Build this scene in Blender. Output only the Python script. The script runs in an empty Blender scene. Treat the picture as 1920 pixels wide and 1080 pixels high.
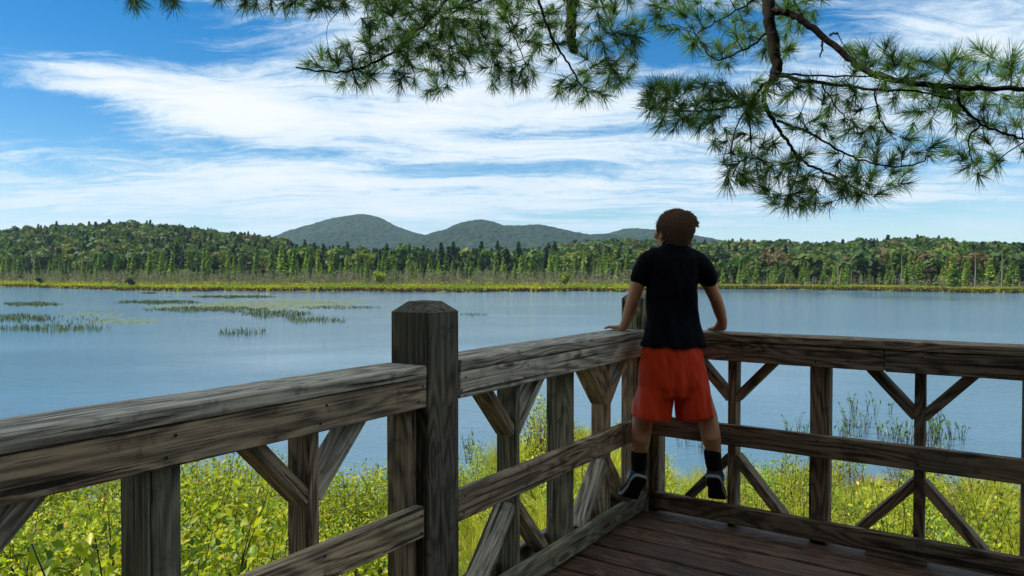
import bpy, bmesh, math, random
import numpy as np
from mathutils import Vector, Matrix, noise

# ------------------------------------------------------------------ camera
S = bpy.context.scene
COL = S.collection
rnd = random.Random(7)
rng = np.random.default_rng(7)

EYE = 1.2294
YAW = math.radians(34.15)
FOC = 1356.0
PITCH = math.atan(30 / FOC)
CAM = Vector((1.520, -3.4956, EYE))
F0 = Vector((-math.sin(YAW), math.cos(YAW), 0))
R0 = Vector((math.cos(YAW), math.sin(YAW), 0))
FW = F0 * math.cos(PITCH) - Vector((0, 0, math.sin(PITCH)))
UP = Vector((0, 0, math.cos(PITCH))) + F0 * math.sin(PITCH)
WATER = EYE - 5.0

cd = bpy.data.cameras.new("camera")
cam = bpy.data.objects.new("camera", cd)
COL.objects.link(cam)
cam.location = CAM
cam.rotation_euler = (math.pi / 2 - PITCH, 0, YAW)
cd.sensor_width = 36
cd.lens = 36 * FOC / 1920
cd.clip_start = 0.05
cd.clip_end = 30000
S.camera = cam

S.render.engine = 'CYCLES'
S.cycles.use_denoising = True
S.cycles.max_bounces = 8
S.cycles.diffuse_bounces = 4
S.cycles.glossy_bounces = 3
S.cycles.transmission_bounces = 4
S.cycles.volume_bounces = 1
S.cycles.sample_clamp_indirect = 6
S.view_settings.view_transform = 'Standard'
S.view_settings.look = 'None'
S.view_settings.exposure = 0.58
S.view_settings.gamma = 1.0
S.view_settings.use_curve_mapping = False


def at(px, py, d):
    """world point seen at photo pixel (px, py), d metres in front of the camera"""
    return CAM + FW * d + R0 * ((px - 960) / FOC * d) + UP * ((540 - py) / FOC * d)


def plan(px, d):
    """ground plan point d metres ahead, in the direction of photo column px"""
    p = CAM + F0 * d + R0 * ((px - 960) / FOC * d)
    return p.x, p.y


def on_water(px, py):
    v = FW * FOC + R0 * (px - 960) + UP * (540 - py)
    t = (WATER - EYE) / v.z
    p = CAM + v * t
    return p.x, p.y


# ------------------------------------------------------------------ sun and sky
SUN_AZ = math.radians(-93)      # measured from the view direction, negative = to its left
SUN_EL = math.radians(47)
sd = F0 * math.cos(SUN_AZ) + R0 * math.sin(SUN_AZ)
SUN_DIR = Vector((sd.x * math.cos(SUN_EL), sd.y * math.cos(SUN_EL), math.sin(SUN_EL)))
sl = bpy.data.lights.new("sun", 'SUN')
sl.energy = 4.8
sl.angle = math.radians(0.53)
sl.color = (1.0, 0.94, 0.84)
so = bpy.data.objects.new("sun", sl)
COL.objects.link(so)
so.location = (0, 0, 60)
so.rotation_euler = SUN_DIR.to_track_quat('Z', 'Y').to_euler()

W = bpy.data.worlds.new("World")
S.world = W
W.use_nodes = True


class NB:
    """small node builder"""
    def __init__(s, nt):
        s.nt = nt
        s.nt.nodes.clear()

    def n(s, t, props=None, **inp):
        nd = s.nt.nodes.new(t)
        for k, v in (props or {}).items():
            setattr(nd, k, v)
        for k, v in inp.items():
            key = int(k[1:]) if k[0] == '_' else k.replace('__', ' ')
            s.put(nd, key, v)
        return nd

    def put(s, nd, key, v):
        sock = nd.inputs[key]
        if isinstance(v, bpy.types.NodeSocket):
            s.nt.links.new(v, sock)
        elif isinstance(v, bpy.types.Node):
            s.nt.links.new(v.outputs[0], sock)
        else:
            sock.default_value = v

    def m(s, op, a, b=0.0, c=None, clamp=False):
        nd = s.nt.nodes.new('ShaderNodeMath')
        nd.operation = op
        nd.use_clamp = clamp
        s.put(nd, 0, a)
        s.put(nd, 1, b)
        if c is not None:
            s.put(nd, 2, c)
        return nd.outputs[0]

    def vm(s, op, a, b=None, scale=None):
        nd = s.nt.nodes.new('ShaderNodeVectorMath')
        nd.operation = op
        s.put(nd, 0, a)
        if b is not None:
            s.put(nd, 1, b)
        if scale is not None:
            s.put(nd, 'Scale', scale)
        return nd.outputs['Value'] if op in ('DOT_PRODUCT', 'LENGTH') else nd.outputs['Vector']

    def ramp(s, fac, stops, interp='LINEAR'):
        nd = s.nt.nodes.new('ShaderNodeValToRGB')
        nd.color_ramp.interpolation = interp
        cr = nd.color_ramp
        while len(cr.elements) < len(stops):
            cr.elements.new(0.5)
        for e, (p, c) in zip(cr.elements, stops):
            e.position = p
            e.color = c if len(c) == 4 else (*c, 1)
        s.put(nd, 'Fac', fac)
        return nd.outputs[0]

    def mix(s, fac, a, b, blend='MIX'):
        nd = s.nt.nodes.new('ShaderNodeMix')
        nd.data_type = 'RGBA'
        nd.blend_type = blend
        s.put(nd, 0, fac)
        for i, v in ((6, a), (7, b)):
            if isinstance(v, tuple) and len(v) == 3:
                v = (*v, 1)
            s.put(nd, i, v)
        return nd.outputs[2]

    def noise(s, vec, scale, detail=4.0, rough=0.55, dist=0.0):
        nd = s.nt.nodes.new('ShaderNodeTexNoise')
        s.put(nd, 'Vector', vec)
        s.put(nd, 'Scale', scale)
        s.put(nd, 'Detail', detail)
        s.put(nd, 'Roughness', rough)
        s.put(nd, 'Distortion', dist)
        return nd.outputs[0]

    def smooth(s, v, lo, hi):
        nd = s.nt.nodes.new('ShaderNodeMapRange')
        nd.interpolation_type = 'SMOOTHSTEP'
        s.put(nd, 0, v)
        s.put(nd, 1, lo)
        s.put(nd, 2, hi)
        return nd.outputs[0]


def build_world():
    b = NB(W.node_tree)
    out = b.n('ShaderNodeOutputWorld')
    sky = b.n('ShaderNodeTexSky', dict(sky_type='NISHITA', sun_disc=False, sun_elevation=SUN_EL,
                                      sun_rotation=math.atan2(SUN_DIR.x, SUN_DIR.y), altitude=500.0,
                                      air_density=1.0, dust_density=0.25, ozone_density=3.0))
    d = b.n('ShaderNodeTexCoord').outputs['Generated']
    a = b.vm('DOT_PRODUCT', d, tuple(R0))
    f = b.vm('DOT_PRODUCT', d, tuple(F0))
    e = b.n('ShaderNodeSeparateXYZ', _0=d).outputs[2]
    # flat cloud deck seen in perspective
    inv = b.m('DIVIDE', 1.0, b.m('ADD', b.m('MAXIMUM', e, 0.0), 0.11))
    u = b.m('MULTIPLY', a, inv)
    v = b.m('MULTIPLY', f, inv)
    p = b.n('ShaderNodeCombineXYZ', _0=u, _1=v, _2=0.0).outputs[0]
    warp = b.n('ShaderNodeTexNoise', Vector=p, Scale=1.3, Detail=3.0).outputs[1]
    pw = b.vm('ADD', p, b.vm('SCALE', b.vm('SUBTRACT', warp, (0.5, 0.5, 0.5)), scale=0.55))
    rot = b.n('ShaderNodeMapping', Vector=pw, Rotation=(0, 0, math.radians(24)), Scale=(0.62, 1.5, 1.0)).outputs[0]
    n1 = b.noise(rot, 1.25, 10.0, 0.64, 0.45)
    n2 = b.noise(b.n('ShaderNodeMapping', Vector=pw, Rotation=(0, 0, math.radians(-14)), Scale=(0.8, 3.2, 1.0)).outputs[0],
                 2.4, 9.0, 0.70, 0.7)
    dens = b.m('ADD', b.m('MULTIPLY', n1, 1.75), b.m('MULTIPLY', n2, 1.15))
    dens = b.m('ADD', dens, b.m('MULTIPLY', b.noise(pw, 14.0, 6.0, 0.7, 0.6), 0.40))
    dens = b.m('SUBTRACT', dens, 0.55)      # about 1.0 on average
    # large openings and banks of this day's sky, in directions (side, height)
    blobs = [(60, 210, 330, 110, -.62), (230, 50, 330, 75, -.50), (200, 215, 130, 30, -.20),
             (290, 175, 250, 45, .62), (150, 135, 110, 28, .42), (420, 215, 120, 60, .30), (330, 330, 600, 75, .34), (700, 170, 380, 120, .34),
             (900, 313, 330, 17, -.34), (560, 285, 150, 13, -.30), (620, 188, 120, 20, -.30), (930, 252, 130, 14, -.24),
             (1260, 105, 110, 45, -.34), (1560, 20, 230, 38, -.28), (1260, 235, 130, 18, -.24),
             (1780, 415, 330, 30, -.22), (1640, 120, 250, 60, .18), (1100, 215, 260, 40, .25),
             (1050, 365, 500, 35, .10), (1500, 330, 400, 40, .1)]
    tot = None
    for (px, py, rx, ry, w) in blobs:
        v3 = FW * FOC + R0 * (px - 960) + UP * (540 - py)
        v3.normalize()
        a0, e0 = v3.dot(R0), v3.z
        k = v3.dot(F0)
        da = b.m('DIVIDE', b.m('SUBTRACT', a, a0), rx / FOC * k * k)
        de = b.m('DIVIDE', b.m('SUBTRACT', e, e0), ry / FOC * k)
        q = b.m('ADD', b.m('MULTIPLY', da, da), b.m('MULTIPLY', de, de))
        g = b.m('MULTIPLY', b.m('EXPONENT', b.m('MULTIPLY', q, -0.7)), w)
        tot = g if tot is None else b.m('ADD', tot, g)
    tot = b.m('MULTIPLY', tot, b.smooth(f, 0.0, 0.3))
    dens = b.m('ADD', dens, tot)
    dens = b.m('ADD', dens, b.m('MULTIPLY', b.smooth(e, 0.34, 0.50), 0.22))
    hor = b.m('MULTIPLY', b.smooth(e, 0.20, 0.0), 0.10)
    dens = b.m('ADD', dens, hor)
    cover = b.smooth(dens, 0.80, 1.42)
    thick = b.smooth(dens, 1.0, 1.85)
    skyc = b.n('ShaderNodeHueSaturation', Color=sky, Saturation=1.50, Value=0.86).outputs[0]
    cl = b.mix(thick, (4.3, 5.5, 6.6), (6.75, 6.85, 6.95))
    # softer, bluer cloud low over the horizon
    cl = b.mix(b.m('MULTIPLY', b.smooth(e, 0.16, 0.0), 0.6), cl, (4.3, 5.35, 6.3))
    c = b.mix(b.m('MULTIPLY', cover, 0.97), skyc, cl)
    bg = b.n('ShaderNodeBackground', Color=c, Strength=0.1)
    b.put(out, 0, bg)


build_world()


# ------------------------------------------------------------------ object helpers
def tag(o, label=None, cat=None, group=None, kind=None):
    if label:
        o['label'] = label
    if cat:
        o['category'] = cat
    if group:
        o['group'] = group
    if kind:
        o['kind'] = kind
    return o


def empty(name, loc, label=None, cat=None, group=None, kind=None):
    o = bpy.data.objects.new(name, None)
    o.empty_display_size = 0.1
    o.location = loc
    COL.objects.link(o)
    return tag(o, label, cat, group, kind)


def link(name, me, parent=None, mat=None, matrix=None):
    o = bpy.data.objects.new(name, me)
    if mat is not None and not me.materials:
        me.materials.append(mat)
    COL.objects.link(o)
    if parent is not None:
        o.parent = parent
    if matrix is not None:
        o.matrix_local = matrix
    return o


def rel(o, parent):
    """parent o (modelled in world space) under an unrotated empty"""
    o.parent = parent
    o.matrix_parent_inverse = Matrix.Translation(-parent.location)
    return o


def mesh_np(name, V, F, col=None, smooth=False, nor=None):
    """V (n,3); F (m,k) all polygons with k corners; col (n,3) point colours"""
    V = np.ascontiguousarray(V, dtype=np.float32)
    F = np.ascontiguousarray(F, dtype=np.int32)
    me = bpy.data.meshes.new(name)
    me.vertices.add(len(V))
    me.vertices.foreach_set('co', V.ravel())
    k = F.shape[1]
    me.loops.add(F.size)
    me.loops.foreach_set('vertex_index', F.ravel())
    me.polygons.add(len(F))
    me.polygons.foreach_set('loop_start', np.arange(0, F.size, k, dtype=np.int32))
    me.polygons.foreach_set('loop_total', np.full(len(F), k, dtype=np.int32))
    if smooth:
        me.polygons.foreach_set('use_smooth', np.ones(len(F), dtype=bool))
    me.update(calc_edges=True)
    if col is not None:
        at_ = me.color_attributes.new('Col', 'FLOAT_COLOR', 'POINT')
        c4 = np.ones((len(V), 4), dtype=np.float32)
        c4[:, :3] = col
        at_.data.foreach_set('color', c4.ravel())
    return me


def quads(C, U, Vv):
    """quads centred at C with half axes U, Vv -> (V, F)"""
    n = len(C)
    V = np.stack([C - U - Vv, C + U - Vv, C + U + Vv, C - U + Vv], 1).reshape(-1, 3)
    return V, np.arange(4 * n).reshape(n, 4)


def rdir(n, r=None):
    v = (r or rng).normal(size=(n, 3))
    return v / np.linalg.norm(v, axis=1, keepdims=True)


def perp(d):
    """a random unit vector perpendicular to each row of d"""
    w = np.cross(d, rdir(len(d)))
    return w / (np.linalg.norm(w, axis=1, keepdims=True) + 1e-9)


def tube_np(P, Rr, sides=6, cap=True):
    """one tapered tube through points P with radii Rr -> quads"""
    P = [Vector(p) for p in P]
    n = len(P)
    V, F = [], []
    nrm = None
    for i, p in enumerate(P):
        t = (P[min(i + 1, n - 1)] - P[max(i - 1, 0)]).normalized()
        if nrm is None:
            nrm = t.orthogonal().normalized()
        else:
            nrm = (nrm - t * nrm.dot(t)).normalized()
        bn = t.cross(nrm)
        for k in range(sides):
            a = 2 * math.pi * k / sides
            V.append(p + (nrm * math.cos(a) + bn * math.sin(a)) * Rr[i])
    for i in range(n - 1):
        for k in range(sides):
            k2 = (k + 1) % sides
            F.append((i * sides + k, i * sides + k2, (i + 1) * sides + k2, (i + 1) * sides + k))
    return np.array([tuple(v) for v in V]), np.array(F)


def join(parts):
    """list of (V, F[, col]) -> one"""
    Vs, Fs, Cs, o = [], [], [], 0
    for p in parts:
        Vs.append(p[0])
        Fs.append(p[1] + o)
        if len(p) > 2:
            Cs.append(p[2])
        o += len(p[0])
    return np.concatenate(Vs), np.concatenate(Fs), (np.concatenate(Cs) if Cs else None)


# ------------------------------------------------------------------ materials
def new_mat(name):
    m = bpy.data.materials.new(name)
    m.use_nodes = True
    b = NB(m.node_tree)
    out = b.n('ShaderNodeOutputMaterial')
    return m, b, out


def mat_wood(name, base=(0.54, 0.375, 0.215), dark=(0.10, 0.062, 0.034), moss=0.35, silver=0.35, deck=False):
    m, b, out = new_mat(name)
    tc = b.n('ShaderNodeTexCoord').outputs['Object']
    r = b.n('ShaderNodeObjectInfo').outputs['Random']
    off = b.n('ShaderNodeCombineXYZ', _0=b.m('MULTIPLY', r, 53.0), _1=b.m('MULTIPLY', r, 17.0), _2=b.m('MULTIPLY', r, 31.0)).outputs[0]
    co = b.vm('ADD', tc, off)
    def mp(s):
        return b.n('ShaderNodeMapping', Vector=co, Scale=s).outputs[0]
    low = b.noise(mp((0.9, 7, 7)), 1.0, 2.0, 0.5, 0.3)
    fine = b.noise(mp((1.8, 165, 165)), 1.0, 8.0, 0.8)
    mid = b.noise(mp((4.0, 44, 44)), 1.0, 7.0, 0.72)
    crack = b.smooth(b.noise(mp((1.6, 60, 60)), 1.0, 5.0, 0.62), 0.605, 0.64)
    kn = b.n('ShaderNodeTexVoronoi', dict(feature='F1'), Vector=mp((2.4, 9.0, 9.0)), Scale=1.0).outputs['Distance']
    knot = b.smooth(kn, 0.15, 0.06)
    ph = b.m('ADD', b.m('MULTIPLY', low, 95.0), b.m('MULTIPLY', b.m('EXPONENT', b.m('MULTIPLY', kn, -5.0)), 26.0))
    ring = b.m('ADD', b.m('MULTIPLY', b.m('SINE', ph), 0.5), 0.5)
    patch = b.noise(co, 3.3, 4.0, 0.6)
    blot = b.noise(co, 14.0, 5.0, 0.65)
    g = b.m('ADD', b.m('MULTIPLY', ring, 0.30), b.m('ADD', b.m('MULTIPLY', fine, 1.6), b.m('MULTIPLY', mid, .85)))
    g = b.m('SUBTRACT', g, 0.88)
    c = b.ramp(g, [(0.26, dark), (0.44, tuple(0.62 * x for x in base)), (0.60, base), (0.80, tuple(min(1, 1.35 * x) for x in base))])
    # grey weathering in patches
    gr = sum(base) / 3 * 1.0
    c = b.mix(b.m('MULTIPLY', b.smooth(patch, 0.38, 0.66), silver), c, b.mix(g, (gr * .30, gr * .25, gr * .19), (gr * 1.60, gr * 1.38, gr * 1.05)))
    if moss:
        c = b.mix(b.m('MULTIPLY', b.smooth(b.noise(co, 2.1, 5.0, 0.62), 0.50, 0.70), moss), c, b.mix(mid, (.045, .055, .022), (.15, .165, .07)))
    # dark mildew blotches
    c = b.mix(b.m('MULTIPLY', b.smooth(blot, 0.54, 0.72), 0.6), c, tuple(0.6 * x for x in dark))
    c = b.mix(b.m('MULTIPLY', crack, 0.85), c, (.016, .012, .009))
    c = b.mix(b.m('MULTIPLY', knot, 0.85), c, (.035, .022, .014))
    c = b.mix(1.0, c, b.n('ShaderNodeCombineColor', _0=b.m('ADD', b.m('MULTIPLY', r, .5), .74), _1=b.m('ADD', b.m('MULTIPLY', r, .5), .74),
                        _2=b.m('ADD', b.m('MULTIPLY', r, .44), .76)).outputs[0], 'MULTIPLY')
    h = b.m('SUBTRACT', b.m('ADD', b.m('MULTIPLY', fine, .5), b.m('MULTIPLY', mid, .8)), b.m('MULTIPLY', crack, 1.3))
    bump = b.n('ShaderNodeBump', Strength=0.9, Distance=0.006, Height=h)
    bs = b.n('ShaderNodeBsdfPrincipled', Base__Color=c, Roughness=0.82 if not deck else 0.62, Normal=bump)
    bs.inputs['Specular IOR Level'].default_value = 0.35
    b.put(out, 0, bs)
    return m


M = {}
M['wood'] = mat_wood('weathered_wood')
M['wood_grey'] = mat_wood('grey_weathered_wood', base=(0.62, 0.53, 0.39), dark=(0.13, 0.105, 0.072), moss=.15, silver=.7)
M['wood_green'] = mat_wood('green_stained_wood', base=(0.36, 0.325, 0.195), dark=(0.10, 0.09, 0.05), moss=.75, silver=.4)
M['wood_post'] = mat_wood('dark_post_wood', base=(0.19, 0.160, 0.098), dark=(0.035, 0.029, 0.018), moss=.45, silver=.45)
M['wood_shaded'] = mat_wood('shaded_brown_wood', base=(0.33, 0.225, 0.135), dark=(0.06, 0.037, 0.022), moss=.25, silver=.25)  # darker copy of the wood, with the right railing's shade put into its colour
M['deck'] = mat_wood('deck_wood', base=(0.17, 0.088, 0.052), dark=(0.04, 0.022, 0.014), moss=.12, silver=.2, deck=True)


def mat_foliage(name, tint=(1, 1, 1), trans=0.35, rough=0.55, var=0.35, noise_scale=0.0):
    m, b, out = new_mat(name)
    col = b.n('ShaderNodeAttribute', dict(attribute_name='Col')).outputs['Color']
    r = b.n('ShaderNodeObjectInfo').outputs['Random']
    k = b.m('ADD', b.m('MULTIPLY', r, var), 1 - var / 2)
    c = b.mix(1.0, col, b.n('ShaderNodeCombineColor', _0=b.m('MULTIPLY', k, tint[0]), _1=b.m('MULTIPLY', k, tint[1]), _2=b.m('MULTIPLY', k, tint[2])).outputs[0], 'MULTIPLY')
    bs = b.n('ShaderNodeBsdfPrincipled', Base__Color=c, Roughness=rough)
    bs.inputs['Specular IOR Level'].default_value = 0.3
    if trans:
        tr = b.n('ShaderNodeBsdfTranslucent', Color=b.mix(1.0, c, (1.25, 1.35, .7), 'MULTIPLY'))
        mx = b.n('ShaderNodeMixShader', Fac=trans)
        b.put(mx, 1, bs)
        b.put(mx, 2, tr)
        b.put(out, 0, mx)
    else:
        b.put(out, 0, bs)
    return m


def mat_plain(name, col, rough=0.6, spec=0.4, bump=None, sheen=0.0):
    m, b, out = new_mat(name)
    c = (*col, 1)
    bs = b.n('ShaderNodeBsdfPrincipled', Roughness=rough)
    bs.inputs['Specular IOR Level'].default_value = spec
    tc = b.n('ShaderNodeTexCoord').outputs['Object']
    n = b.noise(tc, 9.0, 5.0, 0.6)
    cc = b.mix(n, tuple(0.8 * x for x in col), tuple(min(1, 1.2 * x) for x in col))
    b.put(bs, 'Base Color', cc)
    if sheen:
        bs.inputs['Sheen Weight'].default_value = sheen
    if bump:
        bp = b.n('ShaderNodeBump', Strength=bump[1], Distance=bump[2], Height=b.noise(tc, bump[0], 4.0, 0.6))
        b.put(bs, 'Normal', bp)
    b.put(out, 0, bs)
    return m


M['tree'] = mat_foliage('tree_foliage', trans=0.3, rough=0.7, var=0.5)
M['leaf'] = mat_foliage('shrub_leaves', trans=0.45, rough=0.42, var=0.3)
M['grass'] = mat_foliage('grass_blades', trans=0.42, rough=0.5, var=0.3)
M['needle'] = mat_foliage('pine_needles', trans=0.3, rough=0.45, var=0.5)
M['bark'] = mat_plain('dark_pine_bark', (.014, .010, .008), .9, .15, (40, 1.0, .01))
M['trunk'] = mat_plain('grey_trunk_bark', (.16, .14, .12), .9, .2)
M['stem'] = mat_plain('dark_stem_bark', (.045, .03, .022), .8, .2)
M['skin'] = mat_plain('tanned_skin', (.66, .31, .17), .48, .4, (220, .15, .001))
M['hair'] = mat_plain('brown_hair', (.32, .19, .115), .45, .5)
M['shirt'] = mat_plain('black_navy_cotton', (.0045, .005, .008), .85, .12, (260, .3, .002), 0.0)
M['shorts'] = mat_plain('orange_red_polyester', (1.0, .06, .012), .5, .35, (300, .15, .001))
M['sock'] = mat_plain('black_knit', (.008, .008, .010), .9, .2, (500, .6, .002))
M['shoe'] = mat_plain('black_shoe_fabric', (.018, .02, .026), .6, .4, (300, .4, .002))
M['blue'] = mat_plain('blue_shoe_trim', (.02, .16, .50), .4, .5)
M['midsole'] = mat_plain('grey_shoe_midsole', (.30, .31, .30), .6, .4)
M['sole'] = mat_plain('black_rubber_sole', (.016, .016, .016), .8, .3, (120, .8, .004))
M['white'] = mat_plain('pale_lens_plastic', (.5, .5, .5), .3, .5)
M['eye'] = mat_plain('eye_white', (.75, .73, .7), .2, .5)
M['iron'] = mat_plain('rusty_iron', (.03, .02, .015), .7, .4)


def mat_ground():
    m, b, out = new_mat('ground_soil')
    g = b.n('ShaderNodeNewGeometry').outputs['Position']
    n = b.noise(g, 0.05, 6.0, 0.6)
    n2 = b.noise(g, 2.5, 6.0, 0.65)
    c = b.mix(n, (.05, .075, .018), (.14, .13, .03))
    c = b.mix(n2, c, (.06, .045, .02))
    bs = b.n('ShaderNodeBsdfPrincipled', Base__Color=c, Roughness=0.95)
    b.put(out, 0, bs)
    return m


def mat_water():
    m, b, out = new_mat('lake_water')
    g = b.n('ShaderNodeNewGeometry').outputs['Position']
    # rotate to the view's axes so that wind ripples run across it
    rt = b.n('ShaderNodeMapping', dict(vector_type='TEXTURE'), Vector=g, Rotation=(0, 0, YAW)).outputs[0]
    def mp(s):
        return b.n('ShaderNodeMapping', Vector=rt, Scale=s).outputs[0]
    calm = b.smooth(b.noise(mp((.012, .03, 1)), 1.0, 4.0, 0.55, 0.4), 0.36, 0.62)
    big = b.noise(mp((.55, 1.5, 1)), 1.0, 4.0, 0.6, 0.6)
    med = b.noise(mp((2.2, 5.0, 1)), 1.0, 4.0, 0.6, 0.8)
    tiny = b.noise(mp((7.0, 13.0, 1)), 1.0, 3.0, 0.6, 0.5)
    h = b.m('ADD', b.m('ADD', b.m('MULTIPLY', big, .40), b.m('MULTIPLY', med, .24)), b.m('MULTIPLY', tiny, .20))
    amp = b.m('ADD', b.m('MULTIPLY', calm, 1.0), .22)
    bump = b.n('ShaderNodeBump', Strength=1.0, Distance=0.115, Height=b.m('MULTIPLY', h, amp))
    bs = b.n('ShaderNodeBsdfPrincipled', Roughness=0.08, IOR=1.33, Normal=bump)
    bs.inputs['Base Color'].default_value = (.065, .145, .215, 1)
    b.put(out, 0, bs)
    return m


def mat_mountain():
    m, b, out = new_mat('forested_mountain')
    g = b.n('ShaderNodeNewGeometry').outputs['Position']
    v = b.n('ShaderNodeTexVoronoi', dict(feature='F1'), Vector=g, Scale=0.055)
    n = b.noise(g, 0.006, 6.0, 0.6)
    n2 = b.noise(g, 0.05, 4.0, 0.6)
    c = b.mix(b.smooth(n, .35, .65), (.004, .017, .013), (.015, .036, .020))
    c = b.mix(b.m('MULTIPLY', b.n('ShaderNodeSeparateColor', Color=v.outputs['Color']).outputs[0], .55), c, (.022, .035, .012))
    h = b.m('ADD', b.m('MULTIPLY', v.outputs['Distance'], -1.0), n2)
    bump = b.n('ShaderNodeBump', Strength=1.0, Distance=16.0, Height=h)
    bs = b.n('ShaderNodeBsdfPrincipled', Base__Color=c, Roughness=1.0, Normal=bump)
    bs.inputs['Specular IOR Level'].default_value = 0.1
    b.put(out, 0, bs)
    return m


M['ground'] = mat_ground()
M['water'] = mat_water()
M['mountain'] = mat_mountain()


# ------------------------------------------------------------------ terrain
def interp(x, pts):
    xs, ys = zip(*pts)
    return np.interp(x, xs, ys)


SHORE_Y = [(-900, 536), (0, 537.5), (60, 539), (130, 542), (250, 545), (600, 546.5), (1000, 547), (1180, 547), (1300, 542), (1400, 541.5), (1600, 545), (1800, 547.5), (1920, 550), (2600, 560)]
BACK_Y = [(-900, 12), (0, 15.0), (300, 15.5), (700, 15.5), (860, 16.2), (930, 18.5), (1010, 20.5), (1090, 21), (1160, 20), (1230, 17.5), (1300, 16.2), (1400, 17.0), (1600, 16.8), (1920, 15.8), (2600, 15)]
# crest of the wooded hills: height of the treetops in the photograph, and distance
CREST_Y = [(-900, 440), (0, 432), (100, 421), (250, 418), (330, 424), (420, 436), (520, 447), (600, 462), (700, 470), (1000, 470), (1060, 458), (1150, 450), (1250, 452), (1330, 454), (1420, 451), (1550, 455), (1680, 446), (1740, 446), (1820, 454), (1920, 461), (2600, 470)]
CREST_D = [(-900, 560), (0, 560), (450, 640), (700, 700), (1000, 760), (1200, 640), (1500, 520), (1920, 460), (2600, 440)]


def shore_d(px):
    w = 1 + .020 * np.sin(px * .013) + .012 * np.sin(px * .047 + 1) + .006 * np.sin(px * .121 + 2)
    return 5.0 * FOC / (interp(px, SHORE_Y) - 510) * w


def terrain(X, Y):
    """height of the ground at world X, Y (arrays)"""
    dx, dy = X - CAM.x, Y - CAM.y
    d = dx * F0.x + dy * F0.y
    s = dx * R0.x + dy * R0.y
    dd = np.maximum(d, 1.0)
    px = np.clip(960 + s / dd * FOC, -900, 2600)
    near = interp(px, BACK_Y)
    far = shore_d(px)
    cd_ = interp(px, CREST_D)
    ch = EYE + (510 - interp(px, CREST_Y)) / FOC * cd_ - 13.0
    ch = np.maximum(ch, WATER + 2)
    bank = np.interp(d / near, [-1.0, 0.1, 0.25, 0.6, 0.93, 1.05, 1.3], [-.8, -1.7, -2.15, -3.0, WATER + .12, WATER - .35, WATER - 2.5])
    t = np.clip((d - far - 70) / np.maximum(cd_ - far - 70, 1), 0, 1)
    t = t * t * (3 - 2 * t)
    land = WATER + 0.35 + np.clip((d - far) / 80, 0, 1) * 1.2 + (ch - WATER - .8) * t
    edge = np.clip((d - far + 6) / 7.0, 0, 1)
    z = np.where(d < near * 1.3, bank, np.where(d < far - 6, WATER - 2.5, (WATER - 2.5) * (1 - edge) + land * edge))
    return z


def bumpy(X, Y):
    v = np.sin(X * .9 + 1.3 * np.sin(Y * .7)) * np.sin(Y * 1.1 + .8 * np.sin(X * .6))
    return v


def build_ground():
    angs = np.concatenate([np.radians(np.arange(-50, 50, 0.5)), np.radians(np.arange(50, 310, 5))])
    rs = np.concatenate([np.linspace(0.0, 24, 60), np.geomspace(26, 160, 18), np.arange(165, 330, 5), np.geomspace(340, 1100, 40), np.geomspace(1300, 9000, 10)])
    A, Rr = np.meshgrid(angs, rs, indexing='ij')
    X = CAM.x + Rr * (np.cos(A) * F0.x + np.sin(A) * R0.x)
    Y = CAM.y + Rr * (np.cos(A) * F0.y + np.sin(A) * R0.y)
    Z = terrain(X, Y)
    Z = Z + np.where((Rr < 26), 0.06, 0.0) * bumpy(X * 1.3, Y * 1.3)
    Z = np.where(Rr > 1000, np.minimum(Z, 10), Z)
    V = np.stack([X, Y, Z], -1).reshape(-1, 3)
    na, nr = A.shape
    i = np.arange(na)[:, None]
    j = np.arange(nr - 1)[None, :]
    i2 = (i + 1) % na
    F = np.stack([i * nr + j + 0 * i, i * nr + j + 1, i2 * nr + j + 1, i2 * nr + j], -1).reshape(-1, 4)
    F = F[:, ::-1]
    me = mesh_np('ground', V, F, smooth=True)
    o = link('ground', me, None, M['ground'])
    tag(o, kind='structure')


def build_water():
    k = 7000
    P = [plan(-900, 2), None]
    c = [(CAM + F0 * a + R0 * b_) for a, b_ in ((3, -900), (3, 900), (420, 900), (420, -900))]
    n = 30
    V = []
    for i in range(n + 1):
        for j in range(n + 1):
            p = CAM + F0 * (3 + 417 * i / n) + R0 * (-900 + 1800 * j / n)
            V.append((p.x, p.y, WATER))
    F = [(i * (n + 1) + j, i * (n + 1) + j + 1, (i + 1) * (n + 1) + j + 1, (i + 1) * (n + 1) + j) for i in range(n) for j in range(n)]
    o = link('lake_water', mesh_np('lake_water', np.array(V), np.array(F)), None, M['water'])
    tag(o, kind='structure')


MTN = [(380, 470), (480, 462), (560, 447), (600, 428), (640, 411), (672, 404), (690, 403), (715, 409), (745, 425), (780, 438), (805, 443), (830, 434), (865, 418), (900, 412), (925, 416), (945, 424),
       (975, 425), (1010, 423), (1040, 429), (1075, 437), (1100, 441), (1130, 440), (1160, 432), (1190, 429), (1215, 432), (1260, 438), (1310, 446), (1380, 458), (1500, 470)]


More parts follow.
